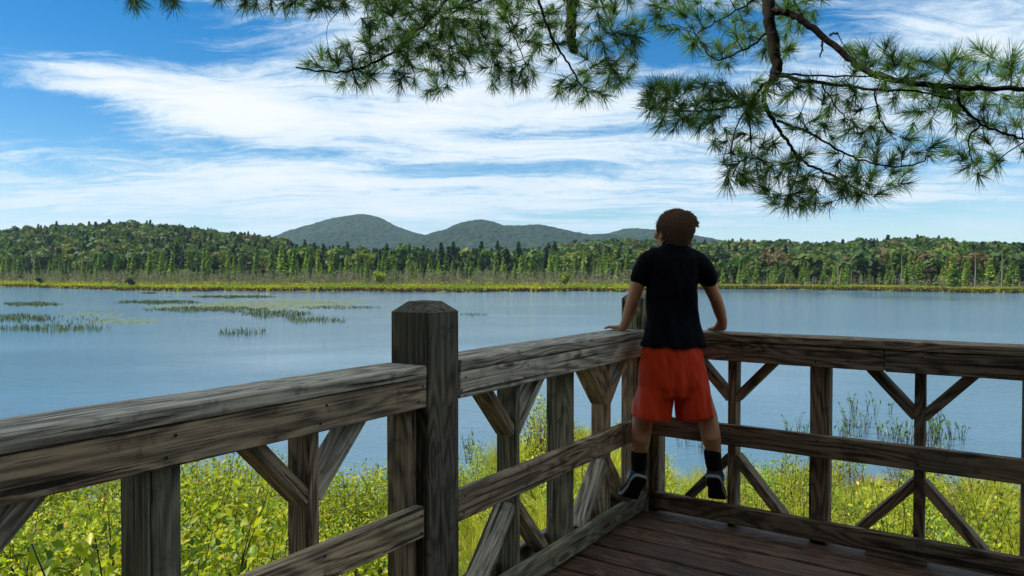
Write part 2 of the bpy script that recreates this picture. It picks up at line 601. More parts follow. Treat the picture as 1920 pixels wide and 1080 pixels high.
def build_mountains():
    def one(name, pts, d0, depth, seed, label):
        ns, nd_ = 240, 60
        px = np.linspace(pts[0][0], pts[-1][0], ns)
        ty = interp(px, pts)
        V = np.zeros((ns, nd_, 3))
        for i in range(ns):
            for j in range(nd_):
                t = j / (nd_ - 1)
                d = d0 - depth + 1.5 * depth * t
                x = px[i]
                s = (x - 960) / FOC * d0
                top = EYE + (510 - ty[i]) / FOC * d0
                prof = math.sin(min(t / 0.667, 1) * math.pi / 2) ** 1.2 if t < .667 else 1 - (t - .667) * 1.2
                h = WATER + (top - WATER) * prof
                p = CAM + F0 * d + R0 * s
                nz = noise.fractal(Vector((p.x * .004, p.y * .004, seed)), 1.0, 2.1, 4)
                h += nz * 22 * math.sin(min(1, t / .667) * math.pi) if t < .667 else 0
                h += noise.noise(Vector((p.x * .06, p.y * .06, seed))) * 4.0
                V[i, j] = (p.x, p.y, h)
        i = np.arange(ns - 1)[:, None]
        j = np.arange(nd_ - 1)[None, :]
        F = np.stack([i * nd_ + j, (i + 1) * nd_ + j, (i + 1) * nd_ + j + 1, i * nd_ + j + 1], -1).reshape(-1, 4)
        o = link(name, mesh_np(name, V.reshape(-1, 3), F, smooth=True), None, M['mountain'])
        tag(o, kind='structure')
    one('mountain', [p for p in MTN if p[0] <= 830] + [(880, 462), (960, 480)], 2900, 900, 3.1, '')
    one('mountain', [(700, 480), (760, 456), (805, 443)] + [p for p in MTN if 830 <= p[0] <= 1150] + [(1200, 452), (1300, 470)], 2300, 700, 9.7, '')
    one('mountain', [(1060, 470), (1100, 450)] + [p for p in MTN if p[0] >= 1130], 2600, 600, 5.2, '')


build_ground()
build_water()
build_mountains()


def build_haze():
    m, b, out = new_mat('haze_air')
    v = b.n('ShaderNodeVolumePrincipled', Density=0.00007)
    v.inputs['Color'].default_value = (.55, .80, 1.0, 1)
    v.inputs['Anisotropy'].default_value = 0.1
    b.put(out, 1, v)
    bm = bmesh.new()
    bmesh.ops.create_cube(bm, size=1)
    me = bpy.data.meshes.new('haze')
    bm.to_mesh(me)
    bm.free()
    o = link('haze', me, None, m)
    top, bot = 330.0, WATER - 6
    o.scale = (20000, 20000, top - bot)
    o.location = (CAM.x, CAM.y, (top + bot) / 2)
    tag(o, 'pale bluish air over the lake and hills', 'haze', kind='stuff')


HAZE = True
if HAZE:
    build_haze()


# ------------------------------------------------------------------ railings
def board_mesh(L, w, h, seed, cham=0.004, nseg=None, rough=0.0012):
    """board along local X from 0 to L, width w on Y, height h on Z, centred on the axis"""
    n = nseg or max(3, int(L / 0.12))
    c = min(cham, w * .2, h * .2)
    ring = [(-w / 2 + c, -h / 2), (w / 2 - c, -h / 2), (w / 2, -h / 2 + c), (w / 2, h / 2 - c), (w / 2 - c, h / 2), (-w / 2 + c, h / 2), (-w / 2, h / 2 - c), (-w / 2, -h / 2 + c)]
    xs = [0, c] + [L * i / n for i in range(1, n)] + [L - c, L]
    V, F = [], []
    for xi, x in enumerate(xs):
        k = 1 - 2 * c / min(w, h) * (1 if xi in (0, len(xs) - 1) else 0)
        for yi, (y, z) in enumerate(ring):
            q = Vector((x * 3.1 + seed * 7.7, yi * 1.7, seed))
            dy = noise.noise(q) * rough * 1.6
            dz = noise.noise(q + Vector((9, 4, 2))) * rough * 1.6
            lo = noise.noise(Vector((x * .8, seed, 1.0))) * rough * 2
            V.append((x, y * k + dy, z * k + dz + lo))
    for i in range(len(xs) - 1):
        for k in range(8):
            k2 = (k + 1) % 8
            F.append((i * 8 + k, i * 8 + k2, (i + 1) * 8 + k2, (i + 1) * 8 + k))
    b = bmesh.new()
    vs = [b.verts.new(v) for v in V]
    for f in F:
        b.faces.new([vs[k] for k in reversed(f)])
    b.faces.new([vs[k] for k in range(8)])
    b.faces.new([vs[len(V) - 8 + k] for k in reversed(range(8))])
    bmesh.ops.recalc_face_normals(b, faces=b.faces)
    me = bpy.data.meshes.new('board')
    b.to_mesh(me)
    b.free()
    return me


_seed = [0]


def board(name, p0, p1, w, h, parent, mat='wood', up=(0, 0, 1), cham=0.004, rough=0.0012):
    """board from p0 to p1 (world); w across, h along 'up'"""
    _seed[0] += 1
    p0, p1 = Vector(p0), Vector(p1)
    x = (p1 - p0).normalized()
    z = Vector(up)
    z = (z - x * z.dot(x)).normalized()
    y = z.cross(x)
    me = board_mesh((p1 - p0).length, w, h, _seed[0], cham, rough=rough)
    o = link(name, me, None, M[mat])
    mx = Matrix((x, y, z)).transposed().to_4x4()
    mx.translation = p0 - (parent.location if parent else Vector())
    o.parent = parent
    o.matrix_local = mx
    return o


def side_pt(side, u, v, z):
    return Vector((-v, u, z)) if side == 'L' else Vector((u, v, z))


def run(side, name, u0, u1, v0, v1, z0, z1, parent, mat='wood', cham=0.004, rough=0.0012):
    """horizontal board along the rail"""
    vc, zc = (v0 + v1) / 2, (z0 + z1) / 2
    return board(name, side_pt(side, u0, vc, zc), side_pt(side, u1, vc, zc), v1 - v0, z1 - z0, parent, mat, cham=cham, rough=rough)


def upright(side, name, u, w, z0, z1, parent, mat='wood', v0=.0395, v1=.1285):
    vc = (v0 + v1) / 2
    upv = (0, 1, 0) if side == 'L' else (1, 0, 0)
    return board(name, side_pt(side, u, vc, z0), side_pt(side, u, vc, z1), v1 - v0, w, parent, mat, up=upv)


def brace(side, u0, z0, u1, z1, parent, mat='wood', t=.040):
    vc = (.0425 + .126) / 2
    d = Vector((u1 - u0, z1 - z0)).normalized()
    nrm = Vector((-d.y, d.x))
    upw = side_pt(side, nrm.x, 0, nrm.y)
    return board('brace', side_pt(side, u0, vc, z0), side_pt(side, u1, vc, z1), .126 - .0425, t, parent, mat, up=tuple(upw))


def braces(side, u, parent, left=True, right=True, mats=('wood',) * 4):
    # top pair: foot on the narrow upright, head behind the top board
    if left:
        brace(side, u - .012, .603, u - .225, .835, parent, mats[0])
    if right:
        brace(side, u + .012, .603, u + .225, .835, parent, mats[1])
    if left:
        brace(side, u - .012, .318, u - .245, .055, parent, mats[2])
    if right:
        brace(side, u + .012, .318, u + .245, .055, parent, mats[3])


def nails(side, pts, parent, r=.0042):
    """small dark nail heads on the inner face"""
    bm = bmesh.new()
    for (u, z) in pts:
        p = side_pt(side, u, -.0006, z) - parent.location
        a = Vector((0, 1, 0)) if side == 'L' else Vector((1, 0, 0))
        vs = [bm.verts.new(p + (a * math.cos(k * math.pi / 3) + Vector((0, 0, 1)) * math.sin(k * math.pi / 3)) * r) for k in range(6)]
        n = side_pt(side, 0, -.0012, 0)
        vs2 = [bm.verts.new(v.co + n) for v in vs]
        bm.faces.new(vs2)
        for k in range(6):
            bm.faces.new((vs[k], vs[(k + 1) % 6], vs2[(k + 1) % 6], vs2[k]))
    bmesh.ops.recalc_face_normals(bm, faces=bm.faces)
    me = bpy.data.meshes.new('nail_heads')
    bm.to_mesh(me)
    bm.free()
    o = link('nail_heads', me, parent, M['iron'])
    o['kind'] = 'stuff'


def post(name, x0, y0, w, z0, ztop, parent, mat):
    """square post with a chamfered head"""
    sh = ztop - .034
    g = w * .24
    prof = [(z0, 0)] + [(z0 + (sh - z0) * i / 10, 0) for i in range(1, 11)] + [(ztop, g)]
    bm = bmesh.new()
    rows = []
    c = .005
    for zi, (z, ins) in enumerate(prof):
        hw = w / 2 - ins
        pts = []
        for (sx, sy) in ((-1, -1), (1, -1), (1, 1), (-1, 1)):
            for a_ in ((0, 1), (1, 0)) if sx * sy > 0 else ((1, 0), (0, 1)):
                ax = sx * (hw - c * a_[0])
                ay = sy * (hw - c * a_[1])
                j = Vector((noise.noise(Vector((z * 4, sx, sy + 3 + a_[0]))), noise.noise(Vector((z * 4, sy, sx + 8)))))
                pts.append((ax + j.x * .0015, ay + j.y * .0015))
        rows.append([bm.verts.new((z - z0, p[0], p[1])) for p in pts])
    for a_, b_ in zip(rows, rows[1:]):
        for k in range(8):
            bm.faces.new((a_[k], a_[(k + 1) % 8], b_[(k + 1) % 8], b_[k]))
    cen = bm.verts.new((ztop - z0 + .004, 0, 0))
    for k in range(8):
        bm.faces.new((rows[-1][k], rows[-1][(k + 1) % 8], cen))
    bm.faces.new(rows[0])
    bmesh.ops.recalc_face_normals(bm, faces=bm.faces)
    me = bpy.data.meshes.new(name)
    bm.to_mesh(me)
    bm.free()
    o = link(name, me, None, M[mat])
    mx = Matrix(((0, 1, 0), (0, 0, 1), (1, 0, 0))).to_4x4()   # local X -> world Z
    mx.translation = Vector((x0 + w / 2, y0 + w / 2, z0)) - parent.location
    o.parent = parent
    o.matrix_local = mx
    return o


TOP = .931


def build_railings():
    L = empty('wooden_railing', (0, -1.65, 0), 'weathered railing on the left with the dark chamfered post in it', 'railing', 'wooden railings round the viewing deck')
    Rr = empty('wooden_railing', (1.0, 0, 0), 'shaded dark brown railing facing the camera across the deck end', 'railing', 'wooden railings round the viewing deck')
    # near bay
    run('L', 'cap_rail', -5.2, -1.742, -.004, .165, .893, TOP, L, 'wood_grey', rough=.002).__setitem__('label', 'grey lichen spotted cap rail of the near bay')
    run('L', 'top_board', -5.2, -1.740, 0, .038, .796, .889, L, 'wood')
    run('L', 'middle_rail', -5.2, -1.752, 0, .038, .380, .480, L, 'wood')
    run('L', 'bottom_board', -5.2, -1.745, 0, .038, 0, .088, L, 'wood')
    run('L', 'outer_board', -5.2, -1.745, .130, .166, .0, .086, L, 'wood_grey')
    run('L', 'outer_board', -5.2, -1.745, .130, .162, .800, .887, L, 'wood')
    # far bay
    run('L', 'cap_rail', -1.570, -.002, -.003, .165, .893, TOP, L, 'wood_grey', rough=.0018)
    run('L', 'top_board', -1.568, -.002, 0, .038, .798, .889, L, 'wood_grey')
    run('L', 'middle_rail', -1.580, -.002, 0, .038, .378, .482, L, 'wood')
    run('L', 'bottom_board', -1.568, -.002, 0, .038, 0, .088, L, 'wood_green')
    run('L', 'outer_board', -1.568, -.002, .130, .166, .0, .084, L, 'wood_grey')
    run('L', 'outer_board', -1.568, -.002, .130, .162, .800, .887, L, 'wood')
    post('railing_post', -.160, -1.738, .162, -.9, 1.132, L, 'wood_post')
    board('ledger', (-.084, -1.768, -.02), (-.084, -1.768, .888), .088, .048, L, 'wood', up=(0, 1, 0))
    # uprights
    for u in (-2.602, -3.5, -4.4):
        upright('L', 'upright_post', u, .094, -.02, .888, L, 'wood_green')
    for u in (-2.165, -3.04, -3.95):
        upright('L', 'baluster', u, .040, -.02, .888, L)
        braces('L', u, L, mats=('wood', 'wood_grey', 'wood_grey', 'wood'))
    upright('L', 'upright_post', -.752, .094, -.02, .888, L, 'wood_green')
    for u in (-1.157, -.362):
        upright('L', 'baluster', u, .037, -.02, .888, L, 'wood_green' if u < -1 else 'wood')
        braces('L', u, L, mats=('wood', 'wood_grey', 'wood_grey', 'wood'))
    post('corner_post', -.152, .001, .150, -3.2, 1.125, L, 'wood_green')
    board('ledger', (-.084, -.024, .09), (-.084, -.024, .888), .088, .044, L, 'wood', up=(0, 1, 0))
    # right railing
    run('R', 'cap_rail', .002, 3.6, -.003, .150, .893, TOP, Rr, 'wood_shaded', rough=.0018)
    run('R', 'top_board', .002, 1.100, 0, .038, .797, .889, Rr, 'wood_shaded')
    run('R', 'top_board', 1.1008, 3.6, 0, .038, .797, .889, Rr, 'wood_shaded')
    run('R', 'middle_rail', .002, 3.6, 0, .038, .384, .485, Rr, 'wood_shaded')
    run('R', 'bottom_board', .040, 3.6, 0, .038, 0, .089, Rr, 'wood_shaded')
    run('R', 'outer_board', .050, 3.6, .130, .149, .800, .887, Rr, 'wood_shaded')
    board('ledger', (.024, .086, -.02), (.024, .086, .888), .088, .046, Rr, 'wood_shaded', up=(1, 0, 0))
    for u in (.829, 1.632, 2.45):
        upright('R', 'upright_post', u, .083, -.02, .888, Rr, 'wood_shaded')
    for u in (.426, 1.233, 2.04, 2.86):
        upright('R', 'baluster', u, .040, -.02, .888, Rr, 'wood_shaded')
        braces('R', u, Rr, mats=('wood_shaded',) * 4)
    # little blocks that close the slot under the bottom board
    for (a_, b_) in ((1.03, 1.27), (1.56, 2.1)):
        run('R', 'spacer_block', a_, b_, .002, .036, -.020, -.001, Rr, 'wood_shaded')
    nl = []
    for u in (-1.77, -2.165, -2.60, -3.04):
        nl += [(u - .012, .82), (u + .01, .866), (u, .40), (u, .455), (u, .03)]
    for u in (-1.55, -1.157, -.752, -.362, -.03):
        nl += [(u - .01, .825), (u + .012, .868), (u, .405), (u + .008, .46), (u, .03)]
    nails('L', nl, L)
    nails('R', [(u + s_, z) for u in (.426, .829, 1.233, 1.632) for (s_, z) in ((-.01, .82), (.01, .868), (0, .41), (0, .46), (0, .04))], Rr)


def build_deck():
    D = empty('deck', (0, 0, -.02), kind='structure')
    w = .157
    k = 0
    y = .165
    edges = [.165, .082, -.077] + [-.077 - w * i for i in range(1, 40)]
    for a_, b_ in zip(edges, edges[1:]):
        yc = (a_ + b_) / 2
        wid = a_ - b_ - .0170
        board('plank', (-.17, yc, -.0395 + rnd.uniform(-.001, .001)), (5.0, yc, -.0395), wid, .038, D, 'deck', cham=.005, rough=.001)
    # joists and rim below
    for x in (-.148, .45, 1.05, 1.65, 2.25, 2.85, 3.45, 4.05, 4.65):
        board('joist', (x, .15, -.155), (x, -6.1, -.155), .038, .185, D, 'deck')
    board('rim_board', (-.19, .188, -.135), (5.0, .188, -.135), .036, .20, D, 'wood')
    for x in (-.08, 2.2, 4.4):
        for y in (-2.5, -5.6) if x < 0 else (-.1, -2.5, -5.6):
            board('support_post', (x, y, -3.4), (x, y, -.255), .13, .13, D, 'wood', up=(0, 1, 0))


build_railings()
build_deck()


# ------------------------------------------------------------------ the boy
def chain(P, Rr, sides=14, flat=None):
    """closed tapered tube with rounded ends, through world points"""
    P = [Vector(p) for p in P]
    # extra points for round ends
    a0 = (P[0] - P[1]).normalized()
    a1 = (P[-1] - P[-2]).normalized()
    pts, rad = [], []
    for k in (1.0, .8, .45):
        pts.append(P[0] + a0 * Rr[0] * k)
        rad.append(Rr[0] * math.sqrt(max(0.02, 1 - k * k)))
    pts += P
    rad += list(Rr)
    for k in (.45, .8, 1.0):
        pts.append(P[-1] + a1 * Rr[-1] * k)
        rad.append(Rr[-1] * math.sqrt(max(0.02, 1 - k * k)))
    V, F = tube_np(pts, rad, sides)
    return pts, V, F


def add_chain(bm, P, Rr, sides=14, scale=None):
    """scale: (axis Vector, factor) flattens the tube along an axis about its own centre line"""
    pts, V, F = chain(P, Rr, sides)
    vs = []
    for i, v in enumerate(V):
        v = Vector(v)
        if scale is not None:
            c = pts[i // sides]
            dlt = v - c
            ax, k = scale
            dlt -= ax * dlt.dot(ax) * (1 - k)
            v = c + dlt
        vs.append(bm.verts.new(v))
    for f in F:
        bm.faces.new([vs[k] for k in f])
    n = len(vs)
    bm.faces.new([vs[k] for k in reversed(range(sides))])
    bm.faces.new([vs[n - sides + k] for k in range(sides)])


def add_loft(bm, secs, sides=28, flip=False):
    """secs: list of (centre, half axis A, half axis B) rings, closed at both ends"""
    rows = []
    for c, A, B in secs:
        rows.append([bm.verts.new(c + A * math.copysign(abs(math.cos(t)) ** .85, math.cos(t)) + B * math.copysign(abs(math.sin(t)) ** .85, math.sin(t)))
                     for t in (2 * math.pi * k / sides for k in range(sides))])
    for a_, b_ in zip(rows, rows[1:]):
        for k in range(sides):
            bm.faces.new((a_[k], a_[(k + 1) % sides], b_[(k + 1) % sides], b_[k]))
    bm.faces.new(list(reversed(rows[0])))
    bm.faces.new(rows[-1])


def add_ball(bm, c, r, seg=16, sc=(1, 1, 1), rot=None):
    mx = Matrix.Translation(c) @ (rot.to_4x4() if rot else Matrix.Identity(4)) @ Matrix.Diagonal((*sc, 1)) 
    bmesh.ops.create_uvsphere(bm, u_segments=seg, v_segments=seg // 2 + 2, radius=r, matrix=mx)


def fuse(bm, name, voxel, smooth=6, parent=None, mat=None, disp=None):
    """voxel-remesh the joined shapes into one continuous surface"""
    bmesh.ops.recalc_face_normals(bm, faces=bm.faces)
    me = bpy.data.meshes.new(name + '_src')
    bm.to_mesh(me)
    bm.free()
    o = bpy.data.objects.new(name + '_src', me)
    COL.objects.link(o)
    r = o.modifiers.new('r', 'REMESH')
    r.mode = 'VOXEL'
    r.voxel_size = voxel
    if smooth:
        s = o.modifiers.new('s', 'SMOOTH')
        s.factor = .5
        s.iterations = smooth
    dg = bpy.context.evaluated_depsgraph_get()
    dg.update()
    me2 = bpy.data.meshes.new_from_object(o.evaluated_get(dg))
    me2.name = name
    bpy.data.objects.remove(o)
    bpy.data.meshes.remove(me)
    if disp:
        n = len(me2.vertices)
        co = np.empty(n * 3, dtype=np.float32)
        me2.vertices.foreach_get('co', co)
        nr = np.empty(n * 3, dtype=np.float32)
        me2.vertices.foreach_get('normal', nr)
        co = co.reshape(-1, 3)
        nr = nr.reshape(-1, 3)
        for i in range(n):
            co[i] += nr[i] * disp(Vector(co[i]))
        me2.vertices.foreach_set('co', co.ravel())
    me2.polygons.foreach_set('use_smooth', np.ones(len(me2.polygons), dtype=bool))
    me2.update()
    ob = link(name, me2, None, None)
    if mat:
        me2.materials.clear()
        me2.materials.append(M[mat])
    if parent:
        rel(ob, parent)
    return ob


def build_boy():
    root = empty('person', (0.20, -0.16, .088), 'boy in a black t-shirt and bright orange shorts leaning on the railing corner', 'person')
    m_px = 3.5 / FOC

    def B(px, py, d):
        return at(px, py, d)
    X = R0.copy()
    Z = Vector((0, 0, 1))
    # ---------------- body
    bm = bmesh.new()
    # legs
    for hip, knee, calf, ank in (((1234, 690, 3.50), (1205, 788, 3.53), (1201, 822, 3.52), (1198, 884, 3.555)),
                                 ((1289, 690, 3.50), (1326, 782, 3.52), (1333, 820, 3.50), (1340, 882, 3.53))):
        add_chain(bm, [B(*hip), B((hip[0] + knee[0]) / 2, 745, 3.51), B(*knee), B(*calf), B(ank[0], 856, ank[2] - .01), B(*ank)], [.075, .066, .050, .047, .033, .029])
    # pelvis, trunk
    add_loft(bm, [(B(1262, 715, 3.50), X * .085, F0 * .06), (B(1262, 690, 3.50), X * .125, F0 * .082), (B(1262, 650, 3.50), X * .118, F0 * .078), (B(1261, 610, 3.50), X * .105, F0 * .07),
                  (B(1260, 560, 3.50), X * .108, F0 * .072), (B(1260, 520, 3.49), X * .108, F0 * .070), (B(1261, 490, 3.48), X * .106, F0 * .062), (B(1262, 470, 3.48), X * .075, F0 * .05)])
    # neck
    add_chain(bm, [B(1262, 484, 3.48), B(1262, 462, 3.49), B(1262, 442, 3.50)], [.052, .047, .046])
    # arms
    add_chain(bm, [B(1219, 484, 3.48), B(1206, 505, 3.48), B(1195, 535, 3.49), B(1187, 562, 3.51), B(1181, 582, 3.56), B(1173, 604, 3.64), B(1168, 613, 3.68)], [.040, .038, .035, .031, .031, .023, .021])
    add_chain(bm, [B(1301, 486, 3.48), B(1316, 507, 3.48), B(1331, 535, 3.49), B(1342, 560, 3.50), B(1349, 582, 3.53), B(1355, 604, 3.56), B(1355, 613, 3.57)], [.040, .038, .035, .031, .030, .023, .021])

    # hands: palm and five fingers lying on the cap rail
    def hand(wrist, fdir, side, sc=.86):
        """fdir: direction of fingers (horizontal); side=+1 thumb on the left of fdir seen from above"""
        f = fdir.normalized()
        t = Vector((-f.y, f.x, 0)) * side
        base = Vector((wrist.x, wrist.y, TOP + .014))
        # palm: two flattened chains
        for k in (-.022, -.007, .008, .022):
            add_chain(bm, [wrist + t * k * .5, base + f * .030 * sc + t * k * sc + Z * .003, base + f * .072 * sc + t * k * 1.12 * sc], [.0135, .0125, .0095], 10)
        for k, ln in ((-.027, .044), (-.0095, .056), (.009, .060), (.027, .054)):
            p = base + f * .070 * sc + t * k * sc
            spread = f + t * k * 5
            spread.normalize()
            ln *= sc
            add_chain(bm, [p - f * .01, p + spread * ln * .38 + Z * .003, p + spread * ln * .72 - Z * .001, p + spread * ln - Z * .006], [.0088, .0080, .0073, .0062], 9)
        p = base + f * .018 * sc + t * .020 * sc
        add_chain(bm, [p, p + (t * .9 + f * .5).normalized() * .026 * sc, p + (t * .75 + f * .8).normalized() * .052 * sc - Z * .003], [.0115, .0092, .0074], 9)
    lw = B(1168, 613, 3.68)
    hand(Vector((-.075, -.115, TOP + .026)), Vector((-1.0, -.05, 0)), -1)
    add_chain(bm, [B(1173, 604, 3.64), Vector((-.068, -.118, TOP + .030))], [.024, .019])
    rw = Vector((.36, .035, TOP + .030))
    hand(Vector((.362, .035, TOP + .026)), Vector((-.42, 1.0, 0)), 1)
    add_chain(bm, [B(1355, 600, 3.555), rw], [.024, .019])
    # feet (inside the shoes)
    add_chain(bm, [B(1198, 884, 3.555), B(1196, 898, 3.56), B(1180, 925, 3.61)], [.028, .028, .024])
    add_chain(bm, [B(1340, 882, 3.53), B(1340, 898, 3.53), B(1345, 925, 3.58)], [.028, .028, .024])
    # head, turned a little to the left and tipped back
    hc = B(1263, 432, 3.50)
    face = (F0 * math.cos(math.radians(-27)) + R0 * math.sin(math.radians(-27)))
    hr = face.cross(Z).normalized()      # to his right
    face = (face + Z * .16).normalized()
    hu = hr.cross(face).normalized()
    rot = Matrix((hr, face, hu)).transposed()

    def hp(r_, f_, u_):
        return hc + hr * r_ + face * f_ + hu * u_
    add_ball(bm, hc + hu * .006 - face * .008, .081, 24, (.89, 1.06, .98), rot)
    add_ball(bm, hp(0, .030, -.040), .062, 20, (.86, .95, 1.0), rot)
    add_ball(bm, hp(0, .055, -.082), .030, 14, (1.0, .9, .8), rot)
    add_chain(bm, [hp(0, .088, .0), hp(0, .100, -.022), hp(0, .104, -.032)], [.008, .010, .011], 8)
    add_chain(bm, [hp(-.012, .090, -.052), hp(.012, .090, -.052)], [.007, .007], 8)
    add_chain(bm, [hp(-.035, .078, .018), hp(.035, .078, .018)], [.009, .009], 8)
    for s in (-1, 1):
        add_ball(bm, hp(s * .073, -.004, -.018), .023, 12, (.35, .75, 1.15), rot)
        add_ball(bm, hp(s * .040, .062, -.032), .024, 12, (1, .9, 1), rot)
    body = fuse(bm, 'body', .0042, 5, root, 'skin')
    for s in (-1, 1):
        bm = bmesh.new()
        add_ball(bm, hp(s * .030, .082, -.004), .0095, 12)
        me = bpy.data.meshes.new('eye')
        bm.to_mesh(me)
        bm.free()
        rel(link('eye', me, None, M['eye']), root)
    # ---------------- hair: a cap and short strands
    bm = bmesh.new()
    hv = []
    add_ball(bm, hp(0, -.012, .014), .0845, 28, (.95, 1.06, .98), rot)
    add_ball(bm, hp(0, -.040, -.022), .060, 20, (1.06, .86, 1.0), rot)
    # cut away the face side: keep only what lies behind a tilted plane
    me = None
    geom = bm.verts[:] + bm.edges[:] + bm.faces[:]
    bmesh.ops.bisect_plane(bm, geom=geom, plane_co=hp(0, .040, .0), plane_no=(face * .9 - hu * .55).normalized(), clear_outer=True)
    bmesh.ops.holes_fill(bm, edges=[e for e in bm.edges if e.is_boundary], sides=0)
    cap = fuse(bm, 'hair', .006, 4, None, 'hair')
    n = len(cap.data.vertices)
    co = np.empty(n * 3, dtype=np.float32)
    cap.data.vertices.foreach_get('co', co)
    co = co.reshape(-1, 3)
    nr = np.empty(n * 3, dtype=np.float32)
    cap.data.vertices.foreach_get('normal', nr)
    nr = nr.reshape(-1, 3)
    fdir = np.array(face)
    udir = np.array(hu)
    rdir_ = np.array(hr)
    c0 = np.array(hc)
    keep = ((nr @ fdir) < .75)
    idx = np.where(keep)[0]
    N = 20000
    pick = rng.choice(idx, N)
    P = co[pick] + rng.normal(size=(N, 3)) * .0022
    Nn = nr[pick]
    hgt = (P - c0) @ udir
    rr_ = (P - c0) @ rdir_
    ln = np.clip((.009 + .09 * np.clip(hgt, 0, .1)) * rng.uniform(.4, 1.4, N), .004, .017)
    tuft = ((rr_ > .045) & (hgt > .035))
    ln[tuft] *= 2.0
    D = Nn * .42 + udir * (np.clip((hgt - .02) * 9, -.6, .45))[:, None] + rdir_ * (np.clip(hgt * 7, 0, .4))[:, None] + rng.normal(size=(N, 3)) * .22
    # whorl at the back of the crown
    D /= np.linalg.norm(D, axis=1, keepdims=True)
    side_ = perp(D)
    wv = .0006
    D2 = D - udir * .35
    V = np.stack([P - side_ * wv, P + side_ * wv, P + D * (ln * .6)[:, None] + side_ * wv * .8, P + D2 * ln[:, None]], 1).reshape(-1, 3)
    Fq = np.arange(4 * N).reshape(N, 4)
    cv = np.empty((len(cap.data.polygons), 4), dtype=np.int32)
    polys = [p.vertices[:] for p in cap.data.polygons]
    quad = np.array([p for p in polys if len(p) == 4])
    VV, FF, _ = join([(co, quad), (V, Fq)])
    me = mesh_np('hair', VV, FF)
    me.materials.append(M['hair'])
    bpy.data.objects.remove(cap)
    rel(link('hair', me), root)
    # ---------------- shirt
    bm = bmesh.new()
    secs = [(1262, 649, 60.5, .103, 3.500), (1262, 630, 55, .094, 3.500), (1261, 600, 49, .084, 3.500), (1260, 565, 47, .080, 3.50), (1260, 535, 47, .082, 3.49),
            (1261, 505, 48, .083, 3.485), (1262, 486, 48, .074, 3.48), (1262, 474, 43, .062, 3.48), (1262, 463, 28, .055, 3.482), (1262, 457, 19, .050, 3.485)]
    add_loft(bm, [(B(a_, b_, d_), X * (hw * m_px), F0 * dp) for a_, b_, hw, dp, d_ in secs])
    add_chain(bm, [B(1228, 481, 3.48), B(1215, 490, 3.48), B(1206, 508, 3.485), B(1200, 521, 3.49)], [.045, .051, .050, .047], 18)
    add_chain(bm, [B(1294, 481, 3.48), B(1306, 490, 3.48), B(1318, 508, 3.485), B(1327, 521, 3.49)], [.045, .051, .050, .047], 18)

    def wr(p):
        q = p - CAM
        s_ = q.dot(R0)
        a_ = noise.noise(Vector((s_ * 20, p.z * 6 + s_ * 9, q.dot(F0) * 10))) * 1.25
        b_ = noise.noise(Vector((s_ * 38 + p.z * 10, p.z * 15, 3.0)))
        if p.z > 1.22:
            return max(-.002, a_ * .009 + b_ * .003 + .001)
        return max(-.002, a_ * .011 + b_ * .004 + .001) if abs(s_ - .78) > .14 else a_ * .012 + b_ * .004
    fuse(bm, 'shirt', .0065, 5, root, 'shirt', wr)
    bm = bmesh.new()   # neckband
    pts = [B(1262, 460, 3.486) + X * math.cos(t) * .047 + F0 * math.sin(t) * .048 + Z * (.010 - .012 * math.sin(t)) for t in [2 * math.pi * k / 20 for k in range(21)]]
    V, Fq = tube_np(pts, [.0055] * 21, 8)
    me = mesh_np('collar', V, Fq, smooth=True)
    rel(link('collar', me, None, M['shirt']), root)
    # ---------------- shorts
    bm = bmesh.new()
    secs = [(1260, 640, 53, .088, 3.50), (1260, 660, 57, .094, 3.50), (1260, 690, 61, .100, 3.50), (1261, 720, 65, .100, 3.50), (1262, 742, 60, .088, 3.50)]
    add_loft(bm, [(B(a_, b_, d_), X * (hw * m_px), F0 * dp) for a_, b_, hw, dp, d_ in secs])
    for sgn, pts in ((-1, [(1234, 700, 32, .09), (1228, 735, 34, .092), (1223, 765, 36, .09), (1220.5, 784, 37.5, .088)]), (1, [(1289, 700, 32, .09), (1296, 735, 33, .09), (1301, 762, 34, .088), (1304.5, 782, 36, .086)])):
        ax = (X + Z * (.13 * sgn)).normalized()
        rows = []
        add_loft(bm, [(B(a_, b_, 3.505), (ax if i > 1 else X) * (hw * m_px), F0 * dp) for i, (a_, b_, hw, dp) in enumerate(pts)])

    def ws(p):
        q = p - CAM
        s_ = q.dot(R0)
        k = max(0.0, min(1.0, (.85 - p.z) / .25))
        a_ = noise.noise(Vector((s_ * 30, p.z * 5, q.dot(F0) * 14)))
        b_ = noise.noise(Vector((s_ * 55 + p.z * 14, p.z * 16, 7.0)))
        return a_ * (.004 + .011 * k) + b_ * .0025
    fuse(bm, 'shorts', .0065, 3, root, 'shorts', ws)
    # ---------------- socks and shoes
    for ank, top, heel, ball, toe in (((1198, 884, 3.555), (1198.5, 851, 3.537), (1197, 897, 3.535), (1181, 925, 3.60), (1172, 935, 3.645)),
                                      ((1340, 882, 3.53), (1335.5, 849, 3.512), (1339, 897, 3.505), (1345, 926, 3.57), (1349, 936, 3.615))):
        bm = bmesh.new()
        add_chain(bm, [B(*top), B((top[0] + ank[0]) / 2, 868, (top[2] + ank[2]) / 2), B(*ank), B(*heel) + F0 * .02], [.0415, .0395, .0365, .034])
        fuse(bm, 'sock', .005, 3, root, 'sock')
        h, bl, te = B(*heel), B(*ball), B(*toe)
        te.z = max(te.z, .088 + .030)
        bl.z = max(bl.z, .088 + .034)
        ax = (bl - h).normalized()
        up_ = (F0 * -.0 + Z).normalized()
        top_n = (B(*ank) - (h + bl) / 2)
        top_n = (top_n - ax * top_n.dot(ax)).normalized()        # away from the sole
        wid = ax.cross(top_n).normalized()
        root_sh = bmesh.new()
